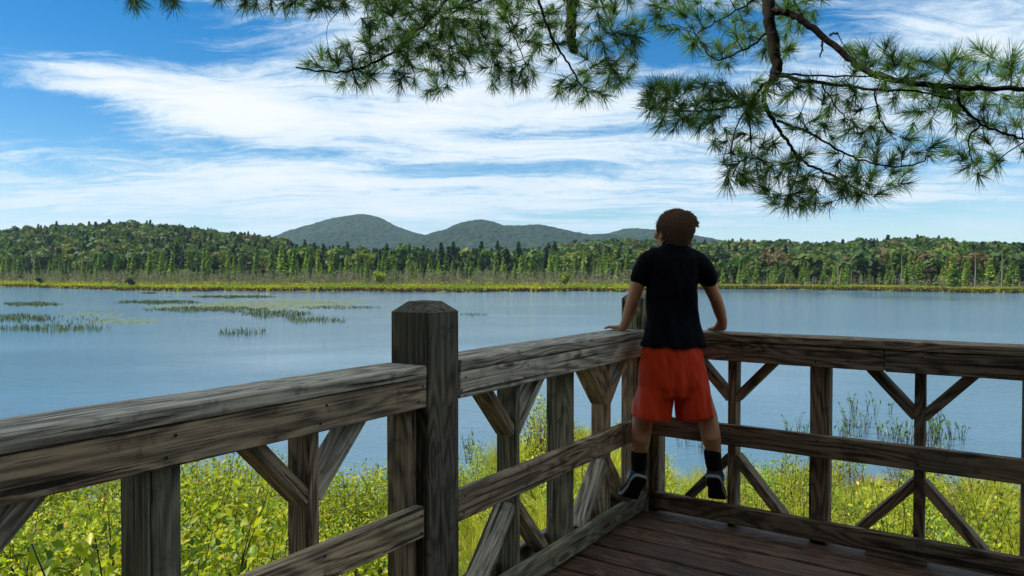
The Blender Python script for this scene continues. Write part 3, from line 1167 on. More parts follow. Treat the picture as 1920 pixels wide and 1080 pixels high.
        add_loft(root_sh, [(h - ax * .030 + top_n * .012, wid * .020, top_n * .016), (h - ax * .018 + top_n * .012, wid * .032, top_n * .030), (h + ax * .02 + top_n * .018, wid * .036, top_n * .040),
                           (h + ax * .06 + top_n * .016, wid * .036, top_n * .038), (bl + top_n * .010, wid * .042, top_n * .030), (te + top_n * .006, wid * .036, top_n * .022), (te + (te - bl).normalized() * .026, wid * .018, top_n * .012)], 18)
        add_chain(root_sh, [B(*ank) + Z * -.002, h + ax * .012 + top_n * .02], [.0400, .040], 14)
        shoe = fuse(root_sh, 'shoe', .005, 3, root, 'shoe')

        def slab(lo, hi, grow, name, mat):
            b2 = bmesh.new()
            rows = [(h - ax * .036, .018), (h - ax * .028, .030), (h + ax * .01, .037), (h + ax * .055, .033), (bl, .043), (te, .038), (te + (te - bl).normalized() * .026, .024), (te + (te - bl).normalized() * .034, .010)]
            top_r, bot_r = [], []
            for p, w_ in rows:
                w_ *= grow
                top_r.append([b2.verts.new(p - top_n * lo - wid * w_), b2.verts.new(p - top_n * lo + wid * w_)])
                bot_r.append([b2.verts.new(p - top_n * hi - wid * w_ * .96), b2.verts.new(p - top_n * hi + wid * w_ * .96)])
            for i in range(len(rows) - 1):
                b2.faces.new((top_r[i][0], top_r[i][1], top_r[i + 1][1], top_r[i + 1][0]))
                b2.faces.new((bot_r[i][0], bot_r[i + 1][0], bot_r[i + 1][1], bot_r[i][1]))
                for s in (0, 1):
                    b2.faces.new((top_r[i][s], top_r[i + 1][s], bot_r[i + 1][s], bot_r[i][s]))
            for i in (0, -1):
                b2.faces.new((top_r[i][0], top_r[i][1], bot_r[i][1], bot_r[i][0]))
            bmesh.ops.recalc_face_normals(b2, faces=b2.faces)
            bmesh.ops.bevel(b2, geom=[e for e in b2.edges], offset=.004, segments=2, profile=.6, affect='EDGES')
            me_ = bpy.data.meshes.new(name)
            b2.to_mesh(me_)
            b2.free()
            for p_ in me_.polygons:
                p_.use_smooth = True
            ob = link(name, me_, None, M[mat])
            ob.parent = shoe
            return ob
        slab(.004, .022, 1.10, 'midsole', 'midsole')
        slab(.0215, .029, 1.0, 'sole', 'sole')
        # blue trim strips round the heel and over the side
        for sgn in (-1, 1):
            for (o1, o2, mt) in ((.012, .050, 'blue'), (.030, .066, 'midsole')):
                p0 = h + ax * (o1 - .012) + wid * sgn * .0375 + top_n * .004
                p1 = h + ax * (o1 + .006) + wid * sgn * .040 + top_n * .028
                p2 = h + ax * (o1 + .004) + wid * sgn * .033 + top_n * .052
                V, Fq = tube_np([p0, p1, p2], [.0062, .0058, .0045], 8)
                ob = link('trim', mesh_np('trim', V, Fq, smooth=True), None, M[mt])
                ob.parent = shoe
        p = [h - ax * .030 + top_n * .020, h - ax * .026 + top_n * .040, h - ax * .020 + top_n * .055]
        V, Fq = tube_np(p, [.0075, .0070, .005], 8)
        ob = link('heel_tab', mesh_np('heel_tab', V, Fq, smooth=True), None, M['blue'])
        ob.parent = shoe


build_boy()


# ------------------------------------------------------------------ overhanging pines
def tuft_mesh(seed, n=84, L=.105):
    """a spray of long soft pine needles at the tip of a twig that points along +X"""
    r = np.random.default_rng(seed)
    parts, cols = [], []
    t = r.uniform(0, 1, n)
    base = np.stack([-.055 * (1 - t), r.normal(0, .0015, n), r.normal(0, .0015, n)], 1)
    ang = np.radians(r.normal(48, 24, n) * (1 - .45 * t) + 6)
    az = r.uniform(0, 2 * np.pi, n)
    D = np.stack([np.cos(ang), np.sin(ang) * np.cos(az), np.sin(ang) * np.sin(az)], 1)
    ln = L * r.uniform(.7, 1.1, n)
    W_ = np.cross(D, r.normal(size=(n, 3)))
    W_ /= np.linalg.norm(W_, axis=1, keepdims=True)
    w = r.uniform(.0010, .0017, n)[:, None]
    sag = np.array([0, 0, 0.0])
    mid = base + D * (ln * .55)[:, None]
    tip = base + D * ln[:, None] + W_ * (r.normal(0, .006, n))[:, None]
    V = np.stack([base - W_ * w, base + W_ * w, mid + W_ * w * .95, mid - W_ * w * .95, tip + W_ * w * .3, tip - W_ * w * .3], 1).reshape(-1, 3)
    k = np.arange(n)[:, None] * 6
    F = np.concatenate([k + np.array([[0, 1, 2, 3]]), k + np.array([[3, 2, 4, 5]])])
    g = r.uniform(.65, 1.35, n)
    c = np.stack([.085 * g, .175 * g, .032 * g], 1)
    yl = r.random(n) < .06
    c[yl] = (.19, .15, .05)
    return V, F, np.repeat(c, 6, 0)


TUFTS = None


def in_poly(x, y, P):
    c = False
    j = len(P) - 1
    for i in range(len(P)):
        xi, yi = P[i]
        xj, yj = P[j]
        if (yi > y) != (yj > y) and x < (xj - xi) * (y - yi) / (yj - yi) + xi:
            c = not c
        j = i
    return c


def curve_pts(P, n=6):
    """Catmull-Rom resampling"""
    P = [Vector(p) for p in P]
    Q = [P[0] * 2 - P[1]] + P + [P[-1] * 2 - P[-2]]
    out = []
    for i in range(1, len(Q) - 2):
        for k in range(n):
            t = k / n
            a_, b_, c_, d_ = Q[i - 1], Q[i], Q[i + 1], Q[i + 2]
            out.append(.5 * ((2 * b_) + (c_ - a_) * t + (2 * a_ - 5 * b_ + 4 * c_ - d_) * t * t + (3 * b_ - a_ - 3 * c_ + d_) * t ** 3))
    out.append(P[-1])
    return out


def build_pine(label, trunk, limbs, polys, seed, maxparts=300):
    global TUFTS
    if TUFTS is None:
        TUFTS = [mesh_np('needles', *tuft_mesh(50 + k)) for k in range(8)]
        for me in TUFTS:
            me.materials.append(M['needle'])
    r = random.Random(seed)
    root = empty('pine_tree', (trunk[0][0], trunk[0][1], trunk[0][2]), label, 'tree', 'white pines leaning over the deck')
    V, F = tube_np(trunk, [.30, .26, .22, .17, .10, .05][:len(trunk)], 14)
    rel(link('trunk', mesh_np('trunk', V, F, smooth=True), None, M['bark']), root)
    nodes = []            # (point, radius)
    limb_objs = []
    for spec in limbs:
        pts, r0, r1 = spec
        C = curve_pts(pts, 7)
        n = len(C)
        C = [c + Vector((r.uniform(-1, 1), r.uniform(-1, 1), r.uniform(-1, 1))) * .006 for c in C]
        Rd = [r0 + (r1 - r0) * (i / (n - 1)) ** .8 * (1) for i in range(n)]
        Rd = [q * (1 + .16 * noise.noise(Vector((i * .8, seed, r0 * 90)))) for i, q in enumerate(Rd)]
        V, F = tube_np(C, Rd, 10)
        lo = rel(link('branch', mesh_np('branch', V, F, smooth=True), None, M['bark']), root)
        limb_objs.append(lo)
        for i, c in enumerate(C):
            nodes.append((c, Rd[i], lo))
    # tuft positions
    tufts = []
    for (poly, count, dlo, dhi, sep) in polys:
        xs = [p[0] for p in poly]
        ys = [p[1] for p in poly]
        tries, got, pl = 0, 0, []
        while got < count and tries < count * 60:
            tries += 1
            x, y = r.uniform(min(xs), max(xs)), r.uniform(min(ys), max(ys))
            if not in_poly(x, y, poly):
                continue
            if count > 3 and noise.noise(Vector((x / 62, y / 48, seed))) < -.13 and r.random() < .88:
                continue
            if any((x - a_) ** 2 + (y - b_) ** 2 < sep * sep for a_, b_ in pl):
                continue
            pl.append((x, y))
            tufts.append(at(x, y, r.uniform(dlo, dhi)))
            got += 1
    # grow twigs outwards: nearest tufts first
    dist = [(min((t - n_[0]).length for n_ in nodes), i) for i, t in enumerate(tufts)]
    dist.sort()
    twigV = {}
    parts = 0
    extra = []
    for _, i in dist:
        t = tufts[i]
        best = min(nodes, key=lambda q: (q[0] - t).length + (0 if q[1] > .0022 else .12))
        p = best[0]
        dvec = t - p
        L = dvec.length
        if L < .02:
            continue
        mid = p + dvec * .5 + Vector((r.uniform(-1, 1), r.uniform(-1, 1), r.uniform(-.6, .9))) * L * .13
        C = curve_pts([p, mid, t], 4)
        ra = min(best[1] * .7, .0028 + L * .006)
        Rd = [ra + (.0019 - ra) * (k / (len(C) - 1)) for k in range(len(C))]
        Rd = [max(x, .0016) for x in Rd]
        twigV.setdefault(best[2].name, []).append(tube_np(C, Rd, 5))
        for k in range(2, len(C)):
            nodes.append((C[k], Rd[k], best[2]))
        dirn = (C[-1] - C[-3]).normalized()
        dirn = (dirn + Vector((r.uniform(-1, 1), r.uniform(-1, 1), r.uniform(-1, .6))) * .35).normalized()
        todo = [(t, dirn, r.uniform(.85, 1.12))]
        if r.random() < .45 and L > .1:
            sd_ = (dirn + Vector((r.uniform(-1, 1), r.uniform(-1, 1), r.uniform(-1, 1))) * .8).normalized()
            todo.append((C[-3], sd_, r.uniform(.65, .9)))
        for (pt, dr, sc) in todo:
            q = dr.to_track_quat('X', 'Z')
            q = q @ Matrix.Rotation(r.uniform(0, 6.28), 3, 'X').to_quaternion()
            mx = Matrix.Translation(pt) @ q.to_matrix().to_4x4() @ Matrix.Scale(sc, 4)
            me = r.choice(TUFTS)
            if parts < maxparts:
                o = link('needle_tuft', me)
                o.parent = best[2]
                o.matrix_parent_inverse = Matrix.Identity(4)
                o.matrix_local = Matrix.Translation(-root.location) @ mx if False else mx
                parts += 1
            else:
                extra.append((me, mx, best[2]))
    for nm, tw in twigV.items():
        V, F, _ = join(tw)
        lo = bpy.data.objects[nm]
        o = link('twigs', mesh_np('twigs', V, F, smooth=True), None, M['bark'])
        o.parent = lo
        o['kind'] = 'stuff'
    if extra:
        ps = []
        for me, mx, _ in extra:
            n = len(me.vertices)
            co = np.empty(n * 3, dtype=np.float32)
            me.vertices.foreach_get('co', co)
            co = co.reshape(-1, 3)
            A = np.array(mx)
            cc = np.empty(n * 4, dtype=np.float32)
            me.color_attributes['Col'].data.foreach_get('color', cc)
            f = np.array([p_.vertices[:] for p_ in me.polygons])
            ps.append((co @ A[:3, :3].T + A[:3, 3], f, cc.reshape(-1, 4)[:, :3]))
        V, F, Cc = join(ps)
        o = rel(link('needle_tufts', mesh_np('needle_tufts', V, F, Cc), None, M['needle']), root)
        o['kind'] = 'stuff'
    return root


def A_(*pts, d=4.2, dd=0.0):
    n = len(pts)
    return [at(p[0], p[1], p[2] if len(p) > 2 else d + dd * i / max(1, n - 1)) for i, p in enumerate(pts)]


def build_pines():
    # the bough over the right half of the view
    limbsR = [
        (A_((1425, -330, 4.4), (1432, -150, 4.3), (1437, -40, 4.25), (1442, 30, 4.2), (1452, 85, 4.2), (1456, 125, 4.2), (1450, 150, 4.2)), .038, .029),
        (A_((1450, 148), (1434, 170), (1434, 200), (1455, 235), (1476, 265), (1500, 298), (1545, 322), (1600, 350), (1625, 365), dd=.2), .017, .0045),
        (A_((1458, 228), (1500, 241), (1545, 265), (1600, 295), (1680, 312), (1735, 303), dd=-.3), .0085, .0035),
        (A_((1446, 150), (1425, 165), (1405, 193), (1360, 203), (1300, 208), (1235, 203), dd=.3), .012, .004),
        (A_((1408, 190), (1407, 240), (1410, 290), dd=-.1), .007, .0035),
        (A_((1408, 190), (1380, 240), (1370, 290), (1375, 330), dd=.3), .005, .003),
        (A_((1454, 138), (1500, 150), (1580, 160), (1640, 169), (1720, 172), (1800, 190), dd=-.35), .013, .004),
        (A_((1454, 138), (1540, 142), (1620, 143), (1690, 156), dd=.25), .007, .004),
        (A_((1445, 20), (1475, 24), (1510, 42), (1570, 90), (1620, 130), (1690, 152), (1760, 162), (1850, 166), (1960, 164), (2080, 150), dd=-.5), .021, .012),
        (A_((1462, -60), (1480, -18), (1512, 44), dd=0), .006, .006),
        (A_((1555, 66), (1560, 63), (1572, 62)), .006, .005),
        (A_((1540, 78), (1542, 90), (1538, 106)), .006, .004),
        (A_((1795, 168, 3.8), (1801, 196, 3.8), (1840, 232, 3.9), (1900, 255, 3.9), (1960, 275, 3.9)), .009, .005),
        (A_((1840, 232, 3.9), (1815, 265, 3.9), (1825, 305, 3.9)), .005, .003),
        (A_((1640, 168, 4.0), (1650, 220, 4.0), (1680, 262, 4.0)), .005, .003),
        (A_((1540, 155, 4.1), (1560, 190, 4.1), (1590, 225, 4.1)), .005, .003),
        (A_((1500, 300, 4.3), (1490, 340, 4.3), (1470, 380, 4.3)), .005, .003),
        (A_((1440, 60, 4.2), (1400, 90, 4.3), (1340, 110, 4.5), (1300, 60, 4.6)), .007, .004),
        (A_((1440, -20, 4.2), (1380, 20, 4.4), (1310, 60, 4.5)), .007, .004),
    ]
    polyR1 = [(1200, 190), (1228, 160), (1268, 160), (1300, 160), (1440, 150), (1650, 160), (1925, 190), (1940, 285), (1880, 300), (1830, 335), (1760, 300), (1722, 300), (1700, 362), (1620, 370), (1540, 385), (1490, 395),
              (1440, 382), (1425, 352), (1352, 345), (1335, 310), (1345, 280), (1290, 250), (1240, 245), (1205, 220)]
    polyR2 = [(1590, 90), (1640, 78), (1700, 95), (1760, 118), (1810, 92), (1890, 85), (1925, 105), (1930, 190), (1650, 165), (1600, 135)]
    polyR3 = [(1215, -30), (1500, -30), (1545, 0), (1525, 40), (1450, 130), (1330, 120), (1300, 90), (1235, 55)]
    polyR4 = [(1210, 150), (1290, 160), (1430, 165), (1430, 215), (1330, 235), (1240, 235), (1205, 215)]
    polyR5 = [(1350, 270), (1600, 320), (1640, 365), (1500, 395), (1440, 380), (1425, 350), (1352, 340)]
    trunkR = [(5.4, -4.2, -1.2), (5.3, -4.1, 1.5), (5.1, -3.8, 4.5), (5.0, -3.6, 8.0), (4.9, -3.5, 12.0), (4.9, -3.5, 16.0)]
    limbsR.append(([Vector((5.0, -3.6, 6.5)), Vector((3.2, -2.2, 5.2)), at(1420, -900, 4.4), at(1425, -330, 4.4)], .075, .04))
    build_pine('white pine whose forked crooked bough fans out over the water above the boy', trunkR, limbsR,
               [(polyR1, 150, 3.8, 4.8, 21), (polyR2, 44, 3.7, 4.5, 18), (polyR3, 74, 4.1, 5.5, 16), (polyR4, 28, 3.9, 4.6, 16), (polyR5, 26, 4.0, 4.7, 18)], 11)
    limbsL = [
        (A_((1073, -330, 4.6), (1073, -120, 4.6), (1074, -20, 4.6), (1070, 40, 4.6), (1071, 75, 4.6), (1076, 97, 4.6)), .040, .028),
        (A_((985, -120), (1005, -20), (1030, 60), (1062, 112), (1092, 165), d=4.5, dd=.1), .013, .005),
        (A_((900, -120), (850, -20), (795, 48), (745, 92), (690, 122), (640, 135), (555, 128), d=4.4, dd=-.3), .012, .0045),
        (A_((990, -120), (930, -20), (825, 40), (820, 90), (852, 135), d=4.5, dd=.2), .010, .004),
        (A_((1100, -100), (1120, -20), (1150, 60), (1195, 112), d=4.6, dd=.2), .010, .004),
        (A_((940, 5), (960, 60), (985, 120), d=4.4), .006, .003),
        (A_((760, -60), (700, -12), (640, -8), (560, -14), d=4.3), .008, .005),
        (A_((560, -14), (480, -22), (400, -28), (300, -20), (230, -8), d=4.3, dd=-.2), .005, .003),
    ]
    polyL1 = [(545, 125), (605, 100), (632, 68), (688, 45), (695, -30), (1200, -30), (1205, 60), (1190, 135), (1150, 185), (1100, 193), (1050, 178), (1000, 158), (940, 160), (880, 178), (825, 195), (785, 160), (705, 155), (645, 165), (600, 140), (560, 135)]
    polyL2 = [(560, -30), (700, -30), (700, 15), (640, 12), (560, 10)]
    polyL3 = [(700, -30), (960, -30), (960, 110), (800, 110), (690, 90)]
    trunkL = [(-3.4, -5.6, -1.2), (-3.3, -5.4, 1.5), (-3.0, -5.0, 4.5), (-2.9, -4.8, 8.0), (-2.8, -4.7, 12.0), (-2.8, -4.7, 16.0)]
    limbsL.append(([Vector((-2.95, -4.9, 6.0)), Vector((-1.5, -2.4, 5.2)), at(1060, -700, 4.6), at(1073, -330, 4.6)], .07, .042))
    # tufts hanging into the top left corner
    hang = [([(x - 8, y - 6), (x + 8, y - 6), (x + 8, y + 6), (x - 8, y + 6)], 1, 4.0, 4.4, 1) for x, y in ((246, 14), (258, 6), (325, 6), (312, -6), (405, -6), (458, 10), (482, 16), (500, 6), (524, 20), (550, 8), (585, 18), (612, 8), (640, 12), (445, -8), (540, -8))]
    build_pine('white pine with a broken stub branch hanging over the middle of the lake', trunkL, limbsL,
               [(polyL1, 190, 4.0, 5.4, 16), (polyL2, 14, 4.1, 4.6, 18), (polyL3, 70, 4.1, 5.0, 16)] + hang, 23)


build_pines()


def crown_clumps(n, rx, rz, size, col, seed, hollow=.45):
    r = np.random.default_rng(seed)
    d = r.normal(size=(n, 3))
    d /= np.linalg.norm(d, axis=1, keepdims=True)
    rad = r.uniform(hollow, 1, n) ** .6
    P = d * rad[:, None] * np.array([rx, rx, rz])
    nn = r.normal(size=(n, 3))
    nn /= np.linalg.norm(nn, axis=1, keepdims=True)
    U = np.cross(nn, r.normal(size=(n, 3)))
    U /= np.linalg.norm(U, axis=1, keepdims=True)
    Vv = np.cross(nn, U)
    s = size * r.uniform(.5, 1.2, n)[:, None]
    V, F = quads(P, U * s, Vv * s * .55)
    g = r.uniform(.7, 1.3, n)
    c = np.array(col)[None, :] * g[:, None]
    return V, F, np.repeat(c, 4, 0)


def build_shade_trees():
    """unseen pines added to shade the deck and dim light from behind the camera"""
    V, F, c = crown_clumps(2600, 1.0, .55, .085, (.045, .075, .022), 3)
    me = mesh_np('crown', V, F, c)
    me.materials.append(M['tree'])
    V, F, c = crown_clumps(1300, 1.0, .55, .062, (.05, .085, .022), 4, .1)
    me_thin = mesh_np('crown', V, F, c)
    me_thin.materials.append(M['tree'])
    tv, tf = tube_np([(0, 0, -1), (0, 0, 4), (0, 0, 9), (0, 0, 13)], [.26, .22, .15, .05], 10)
    tm = mesh_np('trunk', tv, tf, smooth=True)
    tm.materials.append(M['bark'])
    spots = [(-5.9, -7.2, 8.0, 3.9), (-2.2, -7.8, 8.0, 4.0), (-4.5, -11.0, 8.5, 4.2), (-3.3, -5.4, 8.2, 2.8), (2.5, -12.5, 2.6, 4.2), (9.0, -6.5, 2.8, 4.2), (-2.5, -12.5, 2.6, 4.0), (10.5, -2.5, 3.0, 3.8),
             (3, -13, 7, 6), (9, -11, 7, 6)]
    for i, (x, y, z, rr) in enumerate(spots):  # crowns set sunward and behind the camera for the shade they give
        t = empty('pine_tree', (x, y, -1.4), 'dense unseen pine added to shade the viewing deck', 'tree', 'unseen pines added for their shade')
        o = link('trunk', tm, t)
        c_ = link('crown', me_thin if i < 3 else me, t)
        c_.location = (0, 0, z + 1.4)
        c_.scale = (rr, rr, rr * (1.0 if i < 4 else 1.7))
        c_.rotation_euler = (0, 0, i * 1.3)


build_shade_trees()


# ------------------------------------------------------------------ shrubs and grasses on the near bank
def leafy(seed, n=420, h=1.0, rad=.5, leaf=.021, cols=None, stems=8):
    r = np.random.default_rng(seed)
    sV = []
    P, D = [], []
    for s in range(stems):
        a_ = r.uniform(0, 6.28)
        lean = r.uniform(.1, 1.0) * rad
        hh = h * r.uniform(.65, 1.05)
        base = np.array([math.cos(a_), math.sin(a_), 0]) * rad * .25 * r.uniform(0, 1)
        tip = np.array([math.cos(a_) * lean, math.sin(a_) * lean, hh])
        m_ = (base + tip) / 2 + r.normal(size=3) * .05
        sV.append(tube_np([base, m_, tip], [.0085, .0065, .002], 4))
        k = n // stems
        t = r.uniform(.30, 1, k) ** .75
        p = (base[None] * ((1 - t) ** 2)[:, None] + 2 * m_[None] * ((1 - t) * t)[:, None] + tip[None] * (t * t)[:, None])
        off = r.normal(size=(k, 3)) * (.10 * (1.15 - .5 * t))[:, None]
        P.append(p + off)
        D.append(off + np.array([0, 0, .02]))
    P = np.concatenate(P)
    n = len(P)
    D = np.concatenate(D)
    D /= np.linalg.norm(D, axis=1, keepdims=True)
    nrm = np.array([0, 0, 1.0]) + r.normal(size=(n, 3)) * .6
    W_ = np.cross(D, nrm)
    W_ /= np.linalg.norm(W_, axis=1, keepdims=True)
    l = leaf * r.uniform(.6, 1.25, n)[:, None]
    up = np.cross(W_, D)
    # six-cornered leaf folded on the midrib: 2 quads
    a0, a1 = P - D * l, P + D * l * 1.05
    b1, b2 = P - D * l * .1 + W_ * l * .52 + up * l * .18, P + D * l * .45 + W_ * l * .42 + up * l * .12
    c1, c2 = P - D * l * .1 - W_ * l * .52 + up * l * .18, P + D * l * .45 - W_ * l * .42 + up * l * .12
    V = np.stack([a0, b1, b2, a1, c2, c1], 1).reshape(-1, 3)
    k = np.arange(n)[:, None] * 6
    F = np.concatenate([k + np.array([[0, 1, 2, 3]]), k + np.array([[0, 3, 4, 5]])])
    ci = r.choice(len(cols), n, p=[c_[1] for c_ in cols])
    C = np.array([c_[0] for c_ in cols])[ci] * r.uniform(.75, 1.25, n)[:, None]
    sv, sf, _ = join(sV)
    return (V, F, np.repeat(C, 6, 0)), (sv, sf)


def tussock(seed, n=150, h=.7, spread=.5, w=.006, cols=None, droop=.5):
    r = np.random.default_rng(seed)
    az = r.uniform(0, 6.28, n)
    out = np.stack([np.cos(az), np.sin(az), np.zeros(n)], 1)
    base = out * (r.uniform(0, .16, n))[:, None]
    L = h * r.uniform(.5, 1.15, n)
    sp = spread * r.uniform(.1, 1.0, n)
    side = np.stack([-np.sin(az), np.cos(az), np.zeros(n)], 1)
    rows = []
    for t in (0, .35, .7, 1.0):
        p = base + out * (sp * t ** 1.6)[:, None]
        z = L * (t - droop * sp / spread * t ** 3 * .9)
        p = p + np.array([0, 0, 1.0]) * z[:, None]
        ww = w * (1.0, .95, .65, .08)[[0, .35, .7, 1.0].index(t)]
        rows.append((p - side * ww, p + side * ww))
    V = np.stack([rows[0][0], rows[0][1], rows[1][0], rows[1][1], rows[2][0], rows[2][1], rows[3][0], rows[3][1]], 1).reshape(-1, 3)
    k = np.arange(n)[:, None] * 8
    F = np.concatenate([k + np.array([[0, 1, 3, 2]]), k + np.array([[2, 3, 5, 4]]), k + np.array([[4, 5, 7, 6]])])
    ci = r.choice(len(cols), n, p=[c_[1] for c_ in cols])
    C = np.array([c_[0] for c_ in cols])[ci] * r.uniform(.7, 1.3, n)[:, None]
    return V, F, np.repeat(C, 8, 0)


YG = [((.36, .40, .025), .40), ((.17, .26, .025), .30), ((.46, .44, .03), .17), ((.36, .19, .04), .03), ((.07, .12, .03), .10)]
GR = [((.18, .30, .03), .45), ((.30, .38, .03), .40), ((.09, .17, .05), .1), ((.40, .38, .06), .05)]
GS = [((.42, .44, .035), .45), ((.27, .34, .035), .3), ((.52, .45, .08), .2), ((.35, .22, .07), .05)]
BR = [((.20, .13, .05), .5), ((.12, .07, .035), .3), ((.26, .24, .05), .2)]


def ground_z(x, y):
    return float(terrain(np.array([x]), np.array([y]))[0])


def build_bank_plants():
    r = random.Random(5)
    kinds = {}

    def kind_leafy(key, nm, **kw):
        (V, F, C), (sv, sf) = leafy(**kw)
        me = mesh_np('foliage', V, F, C)
        me.materials.append(M['leaf'])
        sm = mesh_np('stems', sv, sf)
        sm.materials.append(M['stem'])
        kinds[key] = (nm, me, sm)

    def kind_tuss(key, nm, **kw):
        V, F, C = tussock(**kw)
        me = mesh_np('blades', V, F, C)
        me.materials.append(M['grass'])
        kinds[key] = (nm, me, None)
    for i in range(4):
        kind_leafy('A%d' % i, 'leafy_shrub', seed=100 + i, n=900, h=1.25, rad=.55, leaf=.022 + .006 * (i % 2), cols=YG, stems=9)
        kind_leafy('C%d' % i, 'leafy_shrub', seed=140 + i, n=820, h=.75, rad=.55, leaf=.024, cols=GR, stems=10)
        kind_tuss('G%d' % i, 'grass_tussock', seed=180 + i, n=230, h=.85, spread=.55, w=.006, cols=GS)
    for i in range(2):
        kind_leafy('B%d' % i, 'leafy_shrub', seed=220 + i, n=420, h=1.0, rad=.5, leaf=.022, cols=BR, stems=14)
        kind_tuss('F%d' % i, 'grass_tussock', seed=240 + i, n=260, h=.7, spread=.5, w=.008, cols=BR[:2] + [((.34, .30, .05), .2)])
    words = {'A': ('yellow green dark stemmed shrub', 'shrub', 'yellow green leafy shrubs on the bank'),
             'C': ('low fresh green leafy bush', 'bush', 'low green bushes on the bank'),
             'G': ('tussock of arching yellow green grass', 'grass', 'grass tussocks on the bank'),
             'B': ('brown twiggy half bare bush', 'bush', 'brown bushes on the bank'),
             'F': ('clump of orange brown dried grass', 'grass', 'dried grass clumps on the bank')}
    n_of = {}

    def place(key, px, d, sc, note):
        x, y = plan(px, d)
        z = ground_z(x, y)
        nm, me, sm = kinds[key]
        w = words[key[0]]
        t = empty(nm, (x, y, z - .03), ('small ' if sc < .72 else ('large ' if sc > .98 else '')) + w[0] + ' ' + note, w[1], w[2])
        t.rotation_euler = (r.uniform(-.08, .08), r.uniform(-.08, .08), r.uniform(0, 6.28))
        t.scale = (sc * r.uniform(.9, 1.15), sc * r.uniform(.9, 1.15), sc * r.uniform(.85, 1.2))
        link(me.name.split('.')[0], me, t)
        if sm:
            link('stems', sm, t)
        n_of[key[0]] = n_of.get(key[0], 0) + 1

    def where(px, d):
        near = interp(px, BACK_Y)
        row = 'low down' if d < 5.5 else ('mid bank' if d < 8.5 else ('far up' if d < .82 * near else 'by the water'))
        for lim, c in ((60, 'at the left picture edge'), (210, 'left of the first upright'), (350, 'behind the first upright'), (520, 'left of the second upright'), (620, 'behind the second upright'),
                       (730, 'left of the dark post'), (880, 'behind the dark post'), (970, 'right of the dark post'), (1080, 'left of the middle upright'), (1190, 'left of the corner post'),
                       (1290, 'between the legs of the boy'), (1400, 'right of the boy'), (1510, 'left of the thick right upright'), (1620, 'right of the thick right upright'),
                       (1720, 'left of the thin right upright'), (1840, 'right of the thin right upright'), (9999, 'at the right picture edge')):
            if px < lim:
                break
        return row + ' ' + c
    d = 3.3
    while d < 22:
        step_x = (.62 if d < 8 else .52) * FOC / d
        px = -260 + r.uniform(0, step_x)
        while px < 2200:
            near = interp(px, BACK_Y)
            pj = px + r.uniform(-.3, .3) * step_x
            dj = d + r.uniform(-.3, .3)
            inside_deck = False
            x, y = plan(pj, dj)
            if x > -.45 and y < .5:
                inside_deck = True
            if dj < near * .99 and not inside_deck:
                if pj < 760:
                    key = r.choice('AAAAAAACG')
                elif pj < 1230:
                    key = r.choice('CGGGGGAF' if dj > 7 else 'AACCG')
                else:
                    key = r.choice('GGGGGCCAFB' if dj > 8.5 else 'CCCCGG')
                pn = noise.noise(Vector((x * .8, y * .8, 4.0)))
                if pn < -.28 and r.random() < (.6 if pj < 760 else .2):
                    px += step_x
                    continue
                sc = r.uniform(.7, 1.15) * (1.0 if dj < near * .8 else .92) * (1 + (.55 if pj < 760 else .35) * pn)
                kk = {'B': 2, 'F': 2}.get(key, 4)
                place('%s%d' % (key, r.randrange(kk)), pj, dj, sc, where(pj, dj))
            px += step_x
        d += .62 if d < 9 else .66
    # a few that stand out
    place('B0', 1002, 15.0, 1.5, 'on the small point beyond the chamfered post')
    place('B1', 1020, 14.0, 1.1, 'in front of the small grassy point')
    place('A1', 1010, 17.6, 1.15, 'topping the small grassy point in the lake')
    print('bank plants', n_of)
    # ground cover
    V, F, C = [], [], []
    ps = []
    rr = np.random.default_rng(77)
    base = tussock(900, 60, .30, .25, .006, GS + [], .4) if abs(sum(c_[1] for c_ in GS) - 1) < 1e-6 else None
    for k in range(2600):
        px = rr.uniform(-300, 2250)
        near = interp(px, BACK_Y)
        d = near * math.sqrt(rr.uniform(.03, .98))
        x, y = plan(px, d)
        if x > -.3 and y < .3 or x > -1 and y < 1 and x < .5:
            continue
        a_ = rr.uniform(0, 6.28)
        s = rr.uniform(.7, 1.5)
        Rm = np.array([[math.cos(a_), -math.sin(a_), 0], [math.sin(a_), math.cos(a_), 0], [0, 0, 1]]) * s
        ps.append((base[0][:24 * 8] @ Rm.T + np.array([x, y, ground_z(x, y) - .02]), base[1][(base[1] < 24 * 8).all(1)], base[2][:24 * 8] * rr.uniform(.6, 1.1)))
    V, F, C = join(ps)
    o = link('ground_cover', mesh_np('ground_cover', V, F, C), None, M['grass'])
    tag(o, 'short grass and weeds covering the sloping bank', 'ground cover', kind='stuff')


build_bank_plants()


